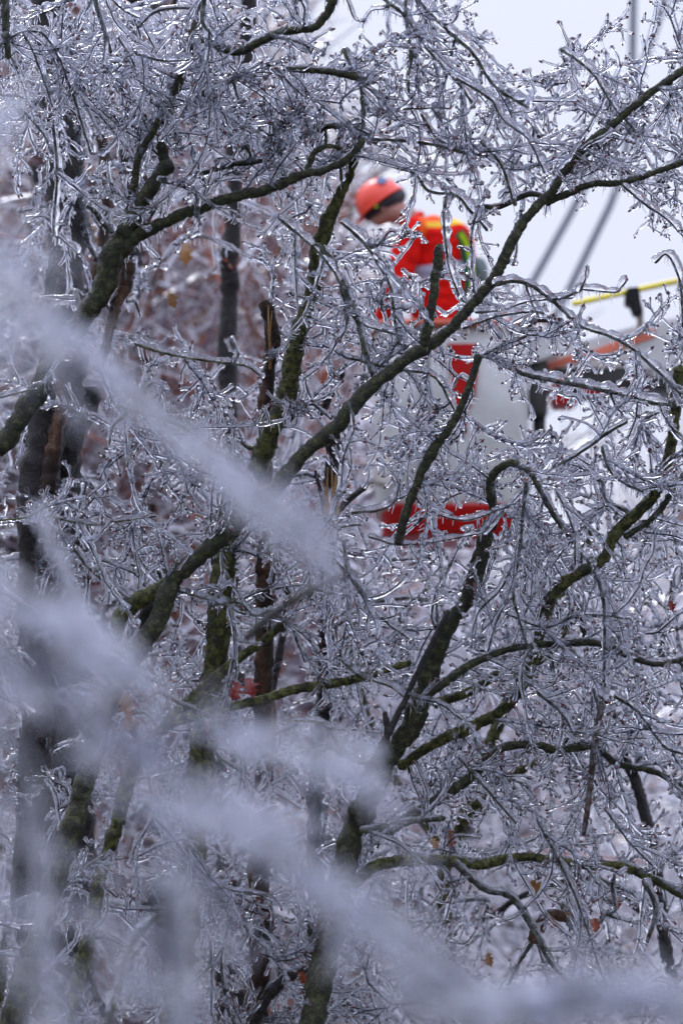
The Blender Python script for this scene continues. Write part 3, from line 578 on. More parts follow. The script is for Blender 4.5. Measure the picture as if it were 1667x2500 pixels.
# ------------------------------------------------------------------ far wood: distant trees and one mass of brush
m_pale = plain('far_glazed_twig', (0.74, 0.73, 0.84), 0.25, var=.25, scale=1.5, coat=1.0)
m_rust = plain('far_rust_twig', (0.22, 0.065, 0.035), 0.5, var=.4, scale=1.5, coat=0.5)
m_mauve = plain('far_mauve_twig', (0.16, 0.115, 0.16), 0.4, var=.3, scale=1.5, coat=0.8)
def far_profile(x):      # how high (photo rows) the wood reaches at column x
    return 60 + 1500/(1+math.exp(-(x-840)/90))
def brush(name, n, drange, seed, xr, ymin, lens, wr, mats, pr, **props):
    rng = np.random.default_rng(seed); b = MB(); c = 0
    while c < n:
        x = rng.uniform(*xr); y = rng.uniform(-120, 2620)
        if y < ymin(x)+rng.normal(0, 90) or rng.random() < (0.62 if x > 820 else 0.15): continue
        d = rng.uniform(*drange); p = P(x, y, d); L = rng.uniform(*lens); a = rng.uniform(-1.3, 1.3)+pi/2*rng.choice([0, 1])
        v = np.array([cos(a), rng.normal(0, .4), sin(a)])*L
        q = np.array([p, p+v*0.5+rng.normal(0, .05, 3)*L, p+v+rng.normal(0, .08, 3)*L]); r = rng.uniform(*wr)
        b.tube(q, [r, r*0.8, r*0.4], 3, int(rng.choice(len(mats), p=([.30, .42, .28] if 260 < x < 780 and y < 1050 else pr) if x < 800 else [.72, .06, .22])), caps=False); c += 1
    return link(name, b.mesh(name, mats), kind='stuff', **props)
brush('far_brush', 30000, (28, 46), 31, (-300, 2000), far_profile, (0.25, 1.1), (0.006, 0.018), [m_pale, m_rust, m_mauve], [.40, .27, .33], label='out of focus frosted brush of the far wood', category='brush')
GW = 'distant trees of the far wood'
far_specs = [(330, 30, -100, 'thick dark distant trunk between the forked stem and the left boughs'), (850, 31, 1250, 'thick low distant tree behind the snapped orange wood'), (130, 29, -100, 'thick dark distant trunk just right of the left edge'), (660, 35, 250, 'distant trunk rising behind the pale snag'), (60, 34, 60, 'dark tall distant trunk at the left edge of the wood'), (250, 38, 80, 'distant brown trunk behind the forked stem'), (400, 33, 300, 'distant tree with rust coloured twigs behind the left boughs'),
             (520, 41, 700, 'slim distant tree left of the broken snag'), (690, 36, 900, 'distant tree behind the splintered snag'), (980, 40, 1500, 'distant low tree beneath the bucket'), (1300, 37, 1500, 'distant low tree behind the central boughs'), (1560, 42, 1450, 'distant low tree at the right edge')]
for (x, d, ytop, lab) in far_specs:
    rng = np.random.default_rng(int(x)); bt = base(x, d); t = thing('bare_tree', lab, 'tree', bt, GW)
    top = P(x+rng.uniform(-60, 60), ytop, d); mid = P(x+rng.uniform(-40, 40), 1400, d)
    c, rr = add_limb(t, np.array([[bt[0], bt[1], -0.1], mid*[1, 1, .5], mid, top]), np.array([.17, .15, .12, .05]), 'dark', 0, rng, 'trunk', sides=8, step=.3)
    tb = MB()
    for k in range(9):
        i = int(len(c)*rng.uniform(0.35, 0.95)); L = rng.uniform(1.0, 2.6); a = rng.uniform(0.3, 1.2)*rng.choice([-1, 1])
        e = c[i]+np.array([sin(a)*L, rng.normal(0, .6), cos(a)*L])
        c2, r2 = add_limb(t, np.array([c[i], (c[i]+e)/2+rng.normal(0, .12, 3), e]), np.array([.05, .035, .012]), 'brown' if rng.random() < .4 else 'dark', 0, rng, 'limb', sides=6, step=.2)
        for q in range(45):
            j = rng.integers(2, len(c2)); a2 = rng.uniform(-1.6, 1.6); l = rng.uniform(.3, 1.0)
            v = np.array([sin(a2)*l, rng.normal(0, .3), cos(a2)*l-.1])
            tb.tube(np.array([c2[j], c2[j]+v*.5+rng.normal(0, .04, 3), c2[j]+v]), [.012, .009, .005], 3, int(rng.integers(0, 3)), caps=False)
    part('crown', tb.mesh('crown', [m_pale, m_rust, m_mauve]), t, kind='stuff')

#@@OBJECTS@@
# ------------------------------------------------------------------ nearer branches, far out of focus: they hang between camera and trees
GF = 'out of focus iced trees close to the camera'
def veil(tree, poly, n, dr, seed, sc=(0.7, 1.2), ang=(-0.9, -0.3)):
    rng = np.random.default_rng(seed); (x0, x1, y0, y1) = poly
    for k in range(n):
        d = rng.uniform(*dr); p = P(rng.uniform(x0, x1), rng.uniform(y0, y1), d); a = rng.uniform(*ang)
        tree.spray_at(p, np.array([cos(a), rng.normal(0, .5), sin(a)]), rng.uniform(*sc), rng)
N1 = Tree('iced_tree', 'strongly blurred pale icy bough slanting down from the left edge to the middle', base(-500, 9.0), GF, 41, 'twig', 3)
def bundle(tree, pts, dr, w, ic, off, seed, n=3, comb=.6):
    """several ice coated shoots of one bough running side by side"""
    rng = np.random.default_rng(seed)
    for k in range(n):
        dx, dy = rng.normal(0, off, 2); q = [(x+dx*(1-.4*i/len(pts))+rng.normal(0, off*.3), y+dy+rng.normal(0, off*.3)) for i, (x, y) in enumerate(pts)]
        d0, d1 = sorted(rng.uniform(*dr, 2)); tree.limb(q, d0, d1, w, w*.6, ice=ic*rng.uniform(.8, 1.2), comb=comb, tw=0, name='branch')
def along(tree, a, b, n, dr, seed, jit=26, sc=(.35, .6), ang=-.7):
    rng = np.random.default_rng(seed)
    for k in range(n):
        t = rng.uniform(0, 1); x = a[0]+(b[0]-a[0])*t+rng.normal(0, jit); y = a[1]+(b[1]-a[1])*t+rng.normal(0, jit); q = ang+rng.normal(0, .35)
        tree.spray_at(P(x-110, y-90, rng.uniform(*dr)), np.array([cos(q), rng.normal(0, .2), sin(q)]), rng.uniform(*sc), rng)
N1.limb([(-560, 2600), (-520, 1400), (-420, 600), (-250, 560), (-120, 620)], 9.0, 9.0, 90, 40, ice=30, ground=True, comb=1.0, tw=.0, name='trunk')
bundle(N1, [(-120, 620), (0, 690), (120, 800), (250, 920), (330, 990), (440, 1080), (560, 1170), (690, 1280), (800, 1380)], (8.2, 9.6), 12, 12, 14, 1, 3)
bundle(N1, [(300, 1000), (400, 1080), (500, 1150), (620, 1240), (740, 1330)], (8.0, 8.8), 14, 18, 12, 2, 1)
bundle(N1, [(-250, 560), (-100, 420), (0, 330), (60, 240)], (8, 8.6), 16, 16, 20, 3, 2)
bundle(N1, [(95, 1250), (130, 1360), (200, 1500), (280, 1600)], (11, 12), 8, 10, 14, 5, 2)
veil(N1, (-300, -140, 180, 600), 6, (7, 8), 51, sc=(.4, .7)); veil(N1, (-260, -50, 600, 820), 3, (7, 8), 52, sc=(.4, .7))
along(N1, (0, 690), (800, 1380), 12, (8.4, 9.4), 54)
N2 = Tree('iced_tree', 'strongly blurred icy bough crossing the bottom left corner down to the lower edge', base(-700, 8.4), GF, 42, 'twig', 3)
N2.limb([(-700, 2600), (-600, 1700), (-350, 1480), (-180, 1540)], 8.2, 8.2, 90, 50, ice=30, ground=True, comb=1.0, tw=0, name='trunk')
bundle(N2, [(-180, 1500), (0, 1600), (180, 1730), (330, 1830), (480, 1930), (620, 2040), (800, 2170), (960, 2300), (1100, 2410), (1230, 2520)], (7.8, 9), 14, 14, 16, 11, 3)
bundle(N2, [(420, 1880), (520, 1960), (640, 2060), (760, 2150)], (8, 9), 16, 18, 12, 12, 1)
bundle(N2, [(880, 2240), (980, 2310), (1080, 2390), (1180, 2480)], (8, 9), 16, 22, 12, 13, 2)
bundle(N2, [(380, 2200), (400, 2330), (430, 2450), (440, 2600)], (8, 8.6), 26, 28, 20, 14, 3)
bundle(N2, [(-120, 1650), (0, 1850), (60, 2050), (60, 2300), (130, 2600)], (8, 9), 16, 16, 40, 15, 3)
bundle(N2, [(-160, 1440), (40, 1500), (200, 1560), (330, 1660)], (7.4, 8.4), 16, 22, 34, 16, 4)
bundle(N2, [(480, 1960), (620, 2050), (800, 2180), (1000, 2330)], (8.4, 9.2), 14, 18, 10, 21, 1)
bundle(N2, [(560, 1850), (760, 1850), (900, 1900)], (9.5, 10.5), 10, 16, 30, 17, 3)
bundle(N2, [(1000, 2440), (1200, 2470), (1450, 2440), (1720, 2450)], (8, 9), 16, 24, 26, 18, 3)
veil(N2, (-190, 260, 1450, 1680), 4, (6.8, 8), 61, sc=(.45, .75)); veil(N2, (-140, 560, 1800, 2130), 7, (6.8, 8.2), 62, sc=(.45, .75)); veil(N2, (-140, 330, 2150, 2480), 4, (6.8, 8.2), 68, sc=(.45, .75)); veil(N2, (330, 780, 1780, 1980), 5, (7.4, 8.6), 63, sc=(.5, .8))
veil(N2, (900, 1560, 2390, 2480), 12, (8, 9), 64, ang=(-.4, .2), sc=(.5, .8)); veil(N2, (180, 400, 2120, 2450), 4, (8, 9), 65, sc=(.5, .8))
along(N2, (-60, 1560), (1200, 2480), 16, (7.8, 9), 67)
N3 = Tree('iced_tree', 'half blurred pale icy shoot curving up at the bottom left', base(240, 15.5), GF, 43, 'moss', 3)
N3.limb([(235, 2700), (266, 2500), (298, 2385), (319, 2305), (372, 2247), (441, 2215), (480, 2205)], 16.3, 16.3, 20, 14, ice=14, ground=True, tw=0, name='trunk')
N3.limb([(600, 1560), (680, 1490), (760, 1440), (850, 1400)], 14.5, 14.5, 22, 16, 'twig', ice=15, tw=0, name='branch')
for t in (N1, N2, N3): t.finish()

# ------------------------------------------------------------------ mesh helpers for the built things
def bm_mesh(name, bm, mats, smooth=False):
    me = bpy.data.meshes.new(name); bmesh.ops.recalc_face_normals(bm, faces=bm.faces); bm.to_mesh(me); bm.free()
    for m_ in (mats if isinstance(mats, (list, tuple)) else [mats]): me.materials.append(m_)
    if smooth: me.polygons.foreach_set('use_smooth', [True]*len(me.polygons))
    return me
def prism(name, poly, d0, d1, m, bev=0.012, dref=None):
    """outline in photo pixels at depth dref, given real thickness from d0 to d1"""
    dref = dref or d0; bm = bmesh.new(); pts = [P(x, y, dref) for x, y in poly]
    a = [bm.verts.new(p + np.array([0, d0-dref, 0])) for p in pts]; b = [bm.verts.new(p + np.array([0, d1-dref, 0])) for p in pts]; n = len(a)
    bm.faces.new(a); bm.faces.new(b[::-1])
    for i in range(n): bm.faces.new([a[i], b[i], b[(i+1) % n], a[(i+1) % n]])
    bmesh.ops.recalc_face_normals(bm, faces=bm.faces)
    if bev: bmesh.ops.bevel(bm, geom=list(bm.edges), offset=bev, segments=2, affect='EDGES', clamp_overlap=True)
    return bm_mesh(name, bm, m)
def tubemesh(name, pts, r, m, sides=10, step=0.05):
    q = spline(np.column_stack([pts, np.broadcast_to(r, (len(pts),))]), step); b = MB(); b.tube(q[:, :3], q[:, 3], sides); return b.mesh(name, m)
def rings(name, rr, m, n=40, mi=None):
    """stack of rings (centre, half x, half y, exponent, z) skinned together"""
    v = []; f = []
    for (c, hx, hy, e) in rr:
        for k in range(n):
            a = 2*pi*k/n; ca, sa = cos(a), sin(a)
            v.append((c[0]+hx*np.sign(ca)*abs(ca)**(2/e), c[1]+hy*np.sign(sa)*abs(sa)**(2/e), c[2]))
    for i in range(len(rr)-1):
        for k in range(n): f.append([i*n+k, i*n+(k+1) % n, (i+1)*n+(k+1) % n, (i+1)*n+k])
    f.append(list(range(n))[::-1]); f.append([(len(rr)-1)*n+k for k in range(n)])
    me = bpy.data.meshes.new(name); me.from_pydata([tuple(map(float, x)) for x in v], [], f)
    for x in (m if isinstance(m, (list, tuple)) else [m]): me.materials.append(x)
    me.polygons.foreach_set('use_smooth', [True]*len(me.polygons)); return me
def skin(name, pts, rad, edges, mats, root=0, lev=2, grow_=0.0, assign=None):
    me = bpy.data.meshes.new('tmp'); me.from_pydata([tuple(map(float, p)) for p in pts], edges, []); o = bpy.data.objects.new('tmp', me); COL.objects.link(o)
    o.modifiers.new('s', 'SKIN'); sv = me.skin_vertices[0].data if me.skin_vertices else None
    if sv is None:
        bm = bmesh.new(); bm.from_mesh(me); bm.verts.layers.skin.verify(); bm.to_mesh(me); bm.free(); sv = me.skin_vertices[0].data
    for i, r in enumerate(rad):
        rx, ry = r if isinstance(r, tuple) else (r, r); sv[i].radius = (rx+grow_, ry+grow_); sv[i].use_root = (i == root)
    md = o.modifiers.new('u', 'SUBSURF'); md.levels = lev; md.render_levels = lev
    dg = bpy.context.evaluated_depsgraph_get(); out = bpy.data.meshes.new_from_object(o.evaluated_get(dg)); out.name = name
    bpy.data.objects.remove(o); out.materials.clear()
    for x in (mats if isinstance(mats, (list, tuple)) else [mats]): out.materials.append(x)
    for p in out.polygons:
        p.use_smooth = True
        if assign: p.material_index = assign(p.center)
    return out

# ------------------------------------------------------------------ the worker in the bucket
D = 26.0; K = 400.0
m_red = plain('red_work_cloth', (0.62, 0.006, 0.003), 0.8, var=.22, scale=7, bstr=.9); m_org = plain('orange_work_cloth', (0.78, 0.10, 0.012), 0.8, var=.1, scale=9, bstr=.3)
m_yel = plain('yellow_tape', (0.80, 0.50, 0.02), 0.5); m_sil = plain('silver_reflective_tape', (0.38, 0.39, 0.50), 0.35, 0.1)
m_skin = plain('skin', (0.42, 0.20, 0.16), 0.5, var=.15, scale=20); m_hair = plain('grey_hair', (0.06, 0.06, 0.065), 0.8, var=.3, scale=60)
m_hel = plain('orange_helmet_plastic', (0.70, 0.035, 0.005), 0.4, var=.05, coat=.2); m_dk = plain('black_webbing', (0.02, 0.02, 0.025), 0.6)
m_grn = plain('green_webbing', (0.01, 0.16, 0.11), 0.7); m_neon = plain('neon_yellow_tape', (0.62, 0.85, 0.01), 0.5); m_navy = plain('navy_cloth', (0.015, 0.02, 0.06), 0.8)
m_bag = plain('grey_mesh_bag', (0.14, 0.17, 0.17), 0.7, var=.4, scale=40); m_blue = plain('blue_sticker', (0.12, 0.28, 0.50), 0.5); m_glove = plain('tan_glove', (0.30, 0.20, 0.10), 0.8)
def Q(x, y, dd=0.0): return P(x, y, D) + np.array([0, dd, 0])
pb = Q(1085, 1290); person = thing('person', 'worker in red and orange clothing and orange hard hat bending his head in the bucket', 'person', tuple(pb))
J = dict(pelvis=(Q(1080, 880), (.15, .13)), waist=(Q(1078, 800), (.15, .13)), chest=(Q(1064, 690, .02), (.18, .14)), ribs=(Q(1060, 610, .03), (.19, .14)), neck0=(Q(1038, 552, .0), (.12, .09)),
         neck=(Q(990, 530, -.02), .072), skull=(Q(954, 506, -.02), .098), face=(Q(930, 522, -.03), .082), chin=(Q(914, 545, -.04), .045), nose=(Q(893, 533, -.04), .018),
         ls=(Q(1010, 578, -.10), .085), le=(Q(962, 725, -.18), .062), lw=(Q(925, 798, -.05), .036), lh=(Q(905, 818, .0), .036),
         rs=(Q(1116, 575, .08), .085), re=(Q(1136, 690, .28), .062), rw=(Q(1120, 780, .34), .036), rh=(Q(1112, 812, .34), .036),
         lk=(Q(1045, 1060, -.1), .075), lf=(Q(1050, 1255, .02), .055), ll=(Q(1050, 930, -.05), .095), rl=(Q(1108, 930, .06), .095), rk=(Q(1118, 1060, .0), .075), rf=(Q(1112, 1255, .1), .055), lt=(Q(1025, 1272, -.05), .04), rt=(Q(1090, 1272, .04), .04))
E = [('pelvis', 'waist'), ('waist', 'chest'), ('chest', 'ribs'), ('ribs', 'neck0'), ('neck0', 'neck'), ('neck', 'skull'), ('skull', 'face'), ('face', 'chin'), ('face', 'nose'),
     ('ribs', 'ls'), ('ls', 'le'), ('le', 'lw'), ('lw', 'lh'), ('ribs', 'rs'), ('rs', 're'), ('re', 'rw'), ('rw', 'rh'), ('pelvis', 'll'), ('ll', 'lk'), ('lk', 'lf'), ('lf', 'lt'), ('pelvis', 'rl'), ('rl', 'rk'), ('rk', 'rf'), ('rf', 'rt')]
def sk(name, keys, mats, g=0.0, root='pelvis', assign=None, lev=2):
    ks = [k for k in J if k in keys]; ix = {k: i for i, k in enumerate(ks)}
    ed = [(ix[a], ix[b]) for a, b in E if a in ix and b in ix]
    return skin(name, [J[k][0] for k in ks], [J[k][1] for k in ks], ed, mats, ix[root], lev, g, assign)
for k_ in ('pelvis', 'waist', 'chest', 'ribs', 'neck0', 'ls', 'rs', 'ribs'):
    r_ = J[k_][1]; J[k_] = (J[k_][0], tuple(.6*q for q in r_) if isinstance(r_, tuple) else .75*r_)
part('body', sk('body', set(J), m_skin), person)
def jk(c):
    x, y, d_ = unproject(np.array(c)); y2 = y + (x-1040)*0.10
    if y < 550 and x > 975 and x < 1120: return 1
    if 550 <= y < 568 and x > 970 and x < 1110: return 2
    if 655 < y2-(1060-x)*.22 < 690 and x < 1130: return 3
    return 0
ty = [880, 840, 800, 700, 620, 585, 560, 545, 536, 530]; tcx = [1080, 1080, 1078, 1068, 1064, 1062, 1056, 1046, 1032, 1018]; thx = [.17, .165, .165, .19, .215, .22, .205, .165, .115, .075]; thy = [.14, .14, .14, .15, .165, .165, .14, .115, .09, .07]
rr_ = []; rm_ = []
for y in np.concatenate([np.arange(880, 560, -4.0), np.arange(560, 529, -2.0)]):
    w_ = [float(np.interp(-y, [-q for q in ty], a_)) for a_ in (tcx, thx, thy)]; fold = 1+.02*sin(y*.21)+.012*sin(y*.5+1)
    rr_.append((Q(w_[0], y, .02), w_[1]*fold, w_[2]*fold, 2.3)); rm_.append(1 if y < 549 else 2 if y < 568 else 3 if 655 < y < 690 else 0)
jm = rings('jacket', rr_, [m_red, m_org, m_yel, m_sil], 48)
for i, p in enumerate(jm.polygons): p.material_index = rm_[min(i//48, len(rm_)-1)] if i < 48*(len(rr_)-1) else 0
for v in jm.vertices:
    x_, y_, d_ = unproject(np.array(v.co)); v.co.z += .16*(v.co.x-Q(1060, 600)[0]) - .5*max(0, .0) + .006*sin(v.co.x*31+v.co.z*17)
jacket = part('jacket', jm, person)
for (a1, a2, a3, tp) in (('ls', 'le', 'lw', -1), ('rs', 're', 'rw', 1)):
    A_, B_, C_ = (np.array(J[k][0]) for k in (a1, a2, a3)); q = spline(np.column_stack([np.array([A_+[-tp*.05, 0, .02], A_, (A_*.5+B_*.5)+[tp*.01, 0, 0], B_, (B_*.5+C_*.5), C_]), np.array([.085, .098, .086, .074, .062, .05])]), .02)
    for i in range(len(q)): q[i, 3] *= 1+.035*sin(i*1.3)
    sb = MB(); sb.tube(q[:, :3], q[:, 3], 20); me = sb.mesh('sleeve', [m_red, m_sil, m_org])
    for i, p in enumerate(me.polygons):
        f_ = (i//20)/max(1, len(q)); p.material_index = 1 if .50 < f_ < .60 else 2 if f_ < .04 else 0
    sub('sleeve', me, jacket, person)
part('trousers', sk('trousers', {'pelvis', 'll', 'lk', 'lf', 'rl', 'rk', 'rf'}, m_red, .025), person)
for hk, wk, s_ in (('lh', 'lw', -1), ('rh', 'rw', 1)):       # gloved hands: palm with four fingers and a thumb closed on the rim
    h = np.array(J[hk][0]); w_ = np.array(J[wk][0]); ax = nrm((h-w_)[None])[0]; sd = np.array([0, 1.0, 0]); pts = [w_, h, h+ax*.05]; rad = [.034, .042, .036]; ed = [(0, 1), (1, 2)]
    for q in range(4):
        o_ = sd*(q-1.5)*.021; b0 = h+ax*.05+o_; L_ = (.035, .042, .038, .028)[q]
        pts += [b0+ax*.02, b0+ax*(.02+L_)+DOWN*.012, b0+ax*(.015+L_)+DOWN*.045]; rad += [.011, .0105, .009]; n_ = len(pts); ed += [(2, n_-3), (n_-3, n_-2), (n_-2, n_-1)]
    b0 = h-sd*.035; pts += [b0+ax*.02, b0+ax*.05+DOWN*.02]; rad += [.012, .010]; n_ = len(pts); ed += [(1, n_-2), (n_-2, n_-1)]
    part('glove', skin('glove', pts, rad, ed, m_glove, 0, 1), person)
# trouser, boots
for k_, t_ in (('lf', 'lt'), ('rf', 'rt')):
    f_ = np.array(J[k_][0]); t2 = np.array(J[t_][0]); part('boot', skin('boot', [f_+[0, 0, .03], f_+[0, 0, -.03], t2+[-.05, 0, -.01], t2+[-.1, 0, -.012]], [.07, .065, .055, .045], [(0, 1), (1, 2), (2, 3)], m_dk, 0, 2), person)
# hair, ear, plug
hc = Q(955, 492, -.02)
hair = MB(); 
def ball(c, rx, ry, rz, rot=0.0, n=14, mset=None, half=0.0, name='ball', m=None):
    v = []; f = []; ring = 24
    for i in range(n+1):
        ph = pi*(half + (1-half)*i/n) if half < 0 else pi*i/n*(1-half)
        for j in range(ring):
            th = 2*pi*j/ring; x_, y_, z_ = rx*sin(ph)*cos(th), ry*sin(ph)*sin(th), rz*cos(ph)
            v.append((c[0]+x_*cos(rot)-z_*sin(rot), c[1]+y_, c[2]+x_*sin(rot)+z_*cos(rot)))
    for i in range(n):
        for j in range(ring): f.append((i*ring+j, (i+1)*ring+j, (i+1)*ring+(j+1) % ring, i*ring+(j+1) % ring))
    me = bpy.data.meshes.new(name); me.from_pydata([tuple(map(float, q)) for q in v], [], f); me.materials.append(m)
    me.polygons.foreach_set('use_smooth', [True]*len(me.polygons)); return me
part('hair', ball(hc, .104, .098, .062, radians(36), m=m_hair, name='hair'), person)
ear = ball(Q(931, 513, -.125), .020, .014, .032, radians(20), m=m_skin, name='ear'); part('ear', ear, person)
part('ear_plug', ball(Q(918, 514, -.13), .013, .012, .015, m=m_neon, name='ear_plug'), person)
part('eye', ball(Q(900, 520, -.075), .010, .010, .008, m=m_hair, name='eye'), person)
# helmet: dome tilted forward, rim, peak, headband, ridge, sticker
rot = radians(36); HC = Q(930, 497, -.02)
hel = part('helmet', ball(HC, .152, .125, .150, rot, half=.5, m=m_hel, name='helmet_shell'), person)
ux = np.array([cos(rot), 0, sin(rot)]); uz = np.array([-sin(rot), 0, cos(rot)])
def ringpts(c, rx, ry, n=40): return [c + ux*rx*cos(2*pi*i/n) + np.array([0, ry, 0])*sin(2*pi*i/n) for i in range(n+1)]
sub('rim', tubemesh('rim', ringpts(HC, .156, .129), .010, m_hel, 8, .05), hel, person)
pk = []
bm = bmesh.new(); a_ = []; b_ = []
for i in range(13):
    th = pi*(0.62+0.76*i/12); e_ = 1+0.38*sin(pi*i/12); 
    a_.append(bm.verts.new(HC+ux*.148*cos(th)+np.array([0, .123, 0])*sin(th)+uz*.008)); b_.append(bm.verts.new(HC+ux*.152*e_*cos(th)+np.array([0, .126, 0])*sin(th)*(1+.1*sin(pi*i/12))-uz*.012*e_))
for i in range(12): bm.faces.new([a_[i], a_[i+1], b_[i+1], b_[i]])
bmesh.ops.solidify(bm, geom=list(bm.faces), thickness=.006)
sub('peak', bm_mesh('peak', bm, m_hel, True), hel, person)
sub('headband', tubemesh('headband', ringpts(HC-uz*.03, .118, .105), .020, m_dk, 8, .05), hel, person)
sub('ridge', tubemesh('ridge', [HC+ux*.150*cos(t)+uz*.148*sin(t) for t in np.linspace(0.5, 2.6, 14)], .012, m_hel, 8), hel, person)
t_ = radians(52); nn = ux*cos(t_)*.8+uz*sin(t_)*.75; c_ = HC+ux*.152*cos(t_)*.78+uz*.150*sin(t_)*.78-np.array([0, .125*.62, 0]); nv = nrm(np.array([ux*cos(t_)+uz*sin(t_)-np.array([0, .9, 0])]))[0]
ta = nrm(np.cross(nv, uz)[None])[0]; tb_ = np.cross(nv, ta); bm = bmesh.new()
q_ = [bm.verts.new(c_+nv*.010+ta*sx*.034+tb_*sy*.026) for sx, sy in ((-1, -1), (1, -1), (1, 1), (-1, 1))]; bm.faces.new(q_); bmesh.ops.solidify(bm, geom=list(bm.faces), thickness=.004)
sub('sticker', bm_mesh('sticker', bm, m_blue), hel, person, label='pale blue square sticker')
# collar, harness straps, pouch, bag
part('collar', tubemesh('collar', [Q(1008, 545, 0)+np.array([.05*cos(t), .085*sin(t), .055*cos(t)]) for t in np.linspace(0, 2*pi, 20)], .022, m_red, 8, .04), person)
part('collar_flap', skin('hood', [Q(1035, 532, .08), Q(1062, 527, .10), Q(1085, 533, .12)], [.03, .035, .03], [(0, 1), (1, 2)], m_org, 0, 2), person)
def strap(name, pts, w, th, m_):
    bm = bmesh.new(); ps = spline(np.array(pts), .03); L_ = []; R_ = []
    for i, p in enumerate(ps):
        t__ = nrm((ps[min(i+1, len(ps)-1)]-ps[max(i-1, 0)])[None])[0]; s__ = nrm(np.cross(t__, [0, 1, 0])[None])[0]
        L_.append(bm.verts.new(p-s__*w/2)); R_.append(bm.verts.new(p+s__*w/2))
    for i in range(len(ps)-1): bm.faces.new([L_[i], R_[i], R_[i+1], L_[i+1]])
    bmesh.ops.solidify(bm, geom=list(bm.faces), thickness=th); return bm_mesh(name, bm, m_)
part('harness_strap', strap('harness_strap', [Q(1118, 575, -.12), Q(1132, 600, -.12), Q(1142, 660, -.12), Q(1146, 710, -.12), Q(1138, 760, -.12)], .064, .014, m_grn), person, label='green harness strap')
part('reflective_strap', strap('reflective_strap', [Q(1123, 580, -.14), Q(1139, 612, -.14), Q(1150, 665, -.14), Q(1151, 710, -.14), Q(1140, 755, -.14)], .032, .010, m_neon), person, label='neon yellow green reflective strap')
part('tool_bag', skin('tool_bag', [Q(1158, 625, .0), Q(1170, 660, .0), Q(1172, 700, .0)], [.055, .07, .05], [(0, 1), (1, 2)], m_bag, 0, 2), person)
part('pouch', skin('pouch', [Q(1163, 690, -.05), Q(1170, 725, -.03), Q(1180, 765, .0)], [.04, .05, .045], [(0, 1), (1, 2)], m_navy, 0, 2), person)

# ------------------------------------------------------------------ the aerial lift: bucket, boom, mast parts
m_wht = plain('white_fibreglass', (0.66, 0.66, 0.66), 0.35, var=.08, scale=2.5, coat=.3); m_grey = plain('grey_white_fibreglass', (0.50, 0.50, 0.49), 0.45, var=.12, scale=3)
m_rp = plain('red_paint', (0.42, 0.004, 0.003), 0.5, coat=.1); m_sal = plain('faded_red_stripe', (0.72, 0.20, 0.13), 0.5, var=.2); m_rim = plain('rusty_red_rim', (0.42, 0.09, 0.05), 0.5, var=.25, scale=8)
m_stl = plain('dark_steel', (0.045, 0.045, 0.045), 0.45, 0.3, var=.3); m_bge = plain('beige_paint', (0.55, 0.50, 0.46), 0.5); m_yp = plain('yellow_paint', (0.80, 0.66, 0.01), 0.4, coat=.3); m_blk = plain('black_rubber', (0.012, 0.013, 0.014), 0.6)
m_mar = plain('maroon_paint', (0.14, 0.03, 0.04), 0.5); m_hose = plain('blue_grey_hose', (0.06, 0.07, 0.10), 0.5)
lift = thing('bucket_lift', 'white aerial lift bucket with red rim and red base on a striped boom', 'lift', tuple(np.array(Q(2300, 900))*[1, 1, 0]+[0, .3, 0]))
def cz(y, dd=0.0): return Q(1100, y, dd)
hx, hy = .475, .40
bk_ = part('bucket', rings('bucket', [(cz(1262), hx*.94, hy*.94, 5), (cz(1240), hx*.97, hy*.97, 5), (cz(1040), hx*.985, hy*.985, 5), (cz(822), hx, hy, 5), (cz(818), hx-.02, hy-.02, 5), (cz(824), hx-.035, hy-.035, 5), (cz(1230), hx*.97-.04, hy*.97-.04, 5)], m_grey), lift)
rimp = [cz(819)+np.array([(hx+.015)*np.sign(cos(a))*abs(cos(a))**.4, (hy+.015)*np.sign(sin(a))*abs(sin(a))**.4, 0]) for a in np.linspace(0, 2*pi, 61)]
sub('rim', tubemesh('rim', rimp, .026, m_rim, 10, .04), bk_, lift, label='rusty red tubular rim')
part('base_flange', rings('base_flange', [(cz(1322), hx*.80, hy*.9, 5), (cz(1315), hx*.86, hy*.94, 5), (cz(1262), hx*.90, hy*.97, 5), (cz(1252), hx*.98, hy*1.0, 5)], m_rp), lift)
sub('red_stripe', prism('red_stripe', [(1092, 838), (1168, 838), (1166, 905), (1160, 965), (1142, 1000), (1136, 1060), (1116, 1055), (1104, 960)], D-hy-.012, D-hy+.005, m_rp, .003), bk_, lift)
part('hose', tubemesh('hose', [Q(1022, 830, -.46), Q(1034, 900, -.47), Q(1032, 1000, -.46), Q(1040, 1100, -.46), Q(1020, 1200, -.45)], .024, m_hose), lift)
part('side_tray', prism('side_tray', [(905, 1080), (965, 1080), (958, 1185), (915, 1180)], D-.55, D-.42, m_bge), lift)
jn = part('rotator', rings('rotator', [(Q(1302, 1022, -.05), .075, .075, 2), (Q(1302, 1010, -.05), .085, .085, 2), (Q(1302, 890, -.05), .088, .088, 2), (Q(1302, 878, -.05), .06, .06, 2)], m_stl, 28), lift)
sub('lower_pin', rings('lower_pin', [(Q(1315, 1098, -.05), .035, .035, 2), (Q(1315, 1022, -.05), .04, .04, 2)], m_blk, 20), jn, lift)
part('bracket', prism('bracket', [(1244, 880), (1276, 880), (1276, 1000), (1252, 1040), (1244, 1000)], D-.2, D+.12, m_rim), lift)
part('upper_plate', prism('upper_plate', [(1200, 825), (1300, 812), (1372, 812), (1370, 862), (1310, 882), (1200, 872)], D-.2, D-.05, m_wht), lift)
part('jib_rail', tubemesh('jib_rail', [Q(1130, 822, -.44), Q(1240, 814, -.40), Q(1335, 806, -.3)], .014, m_rim), lift)
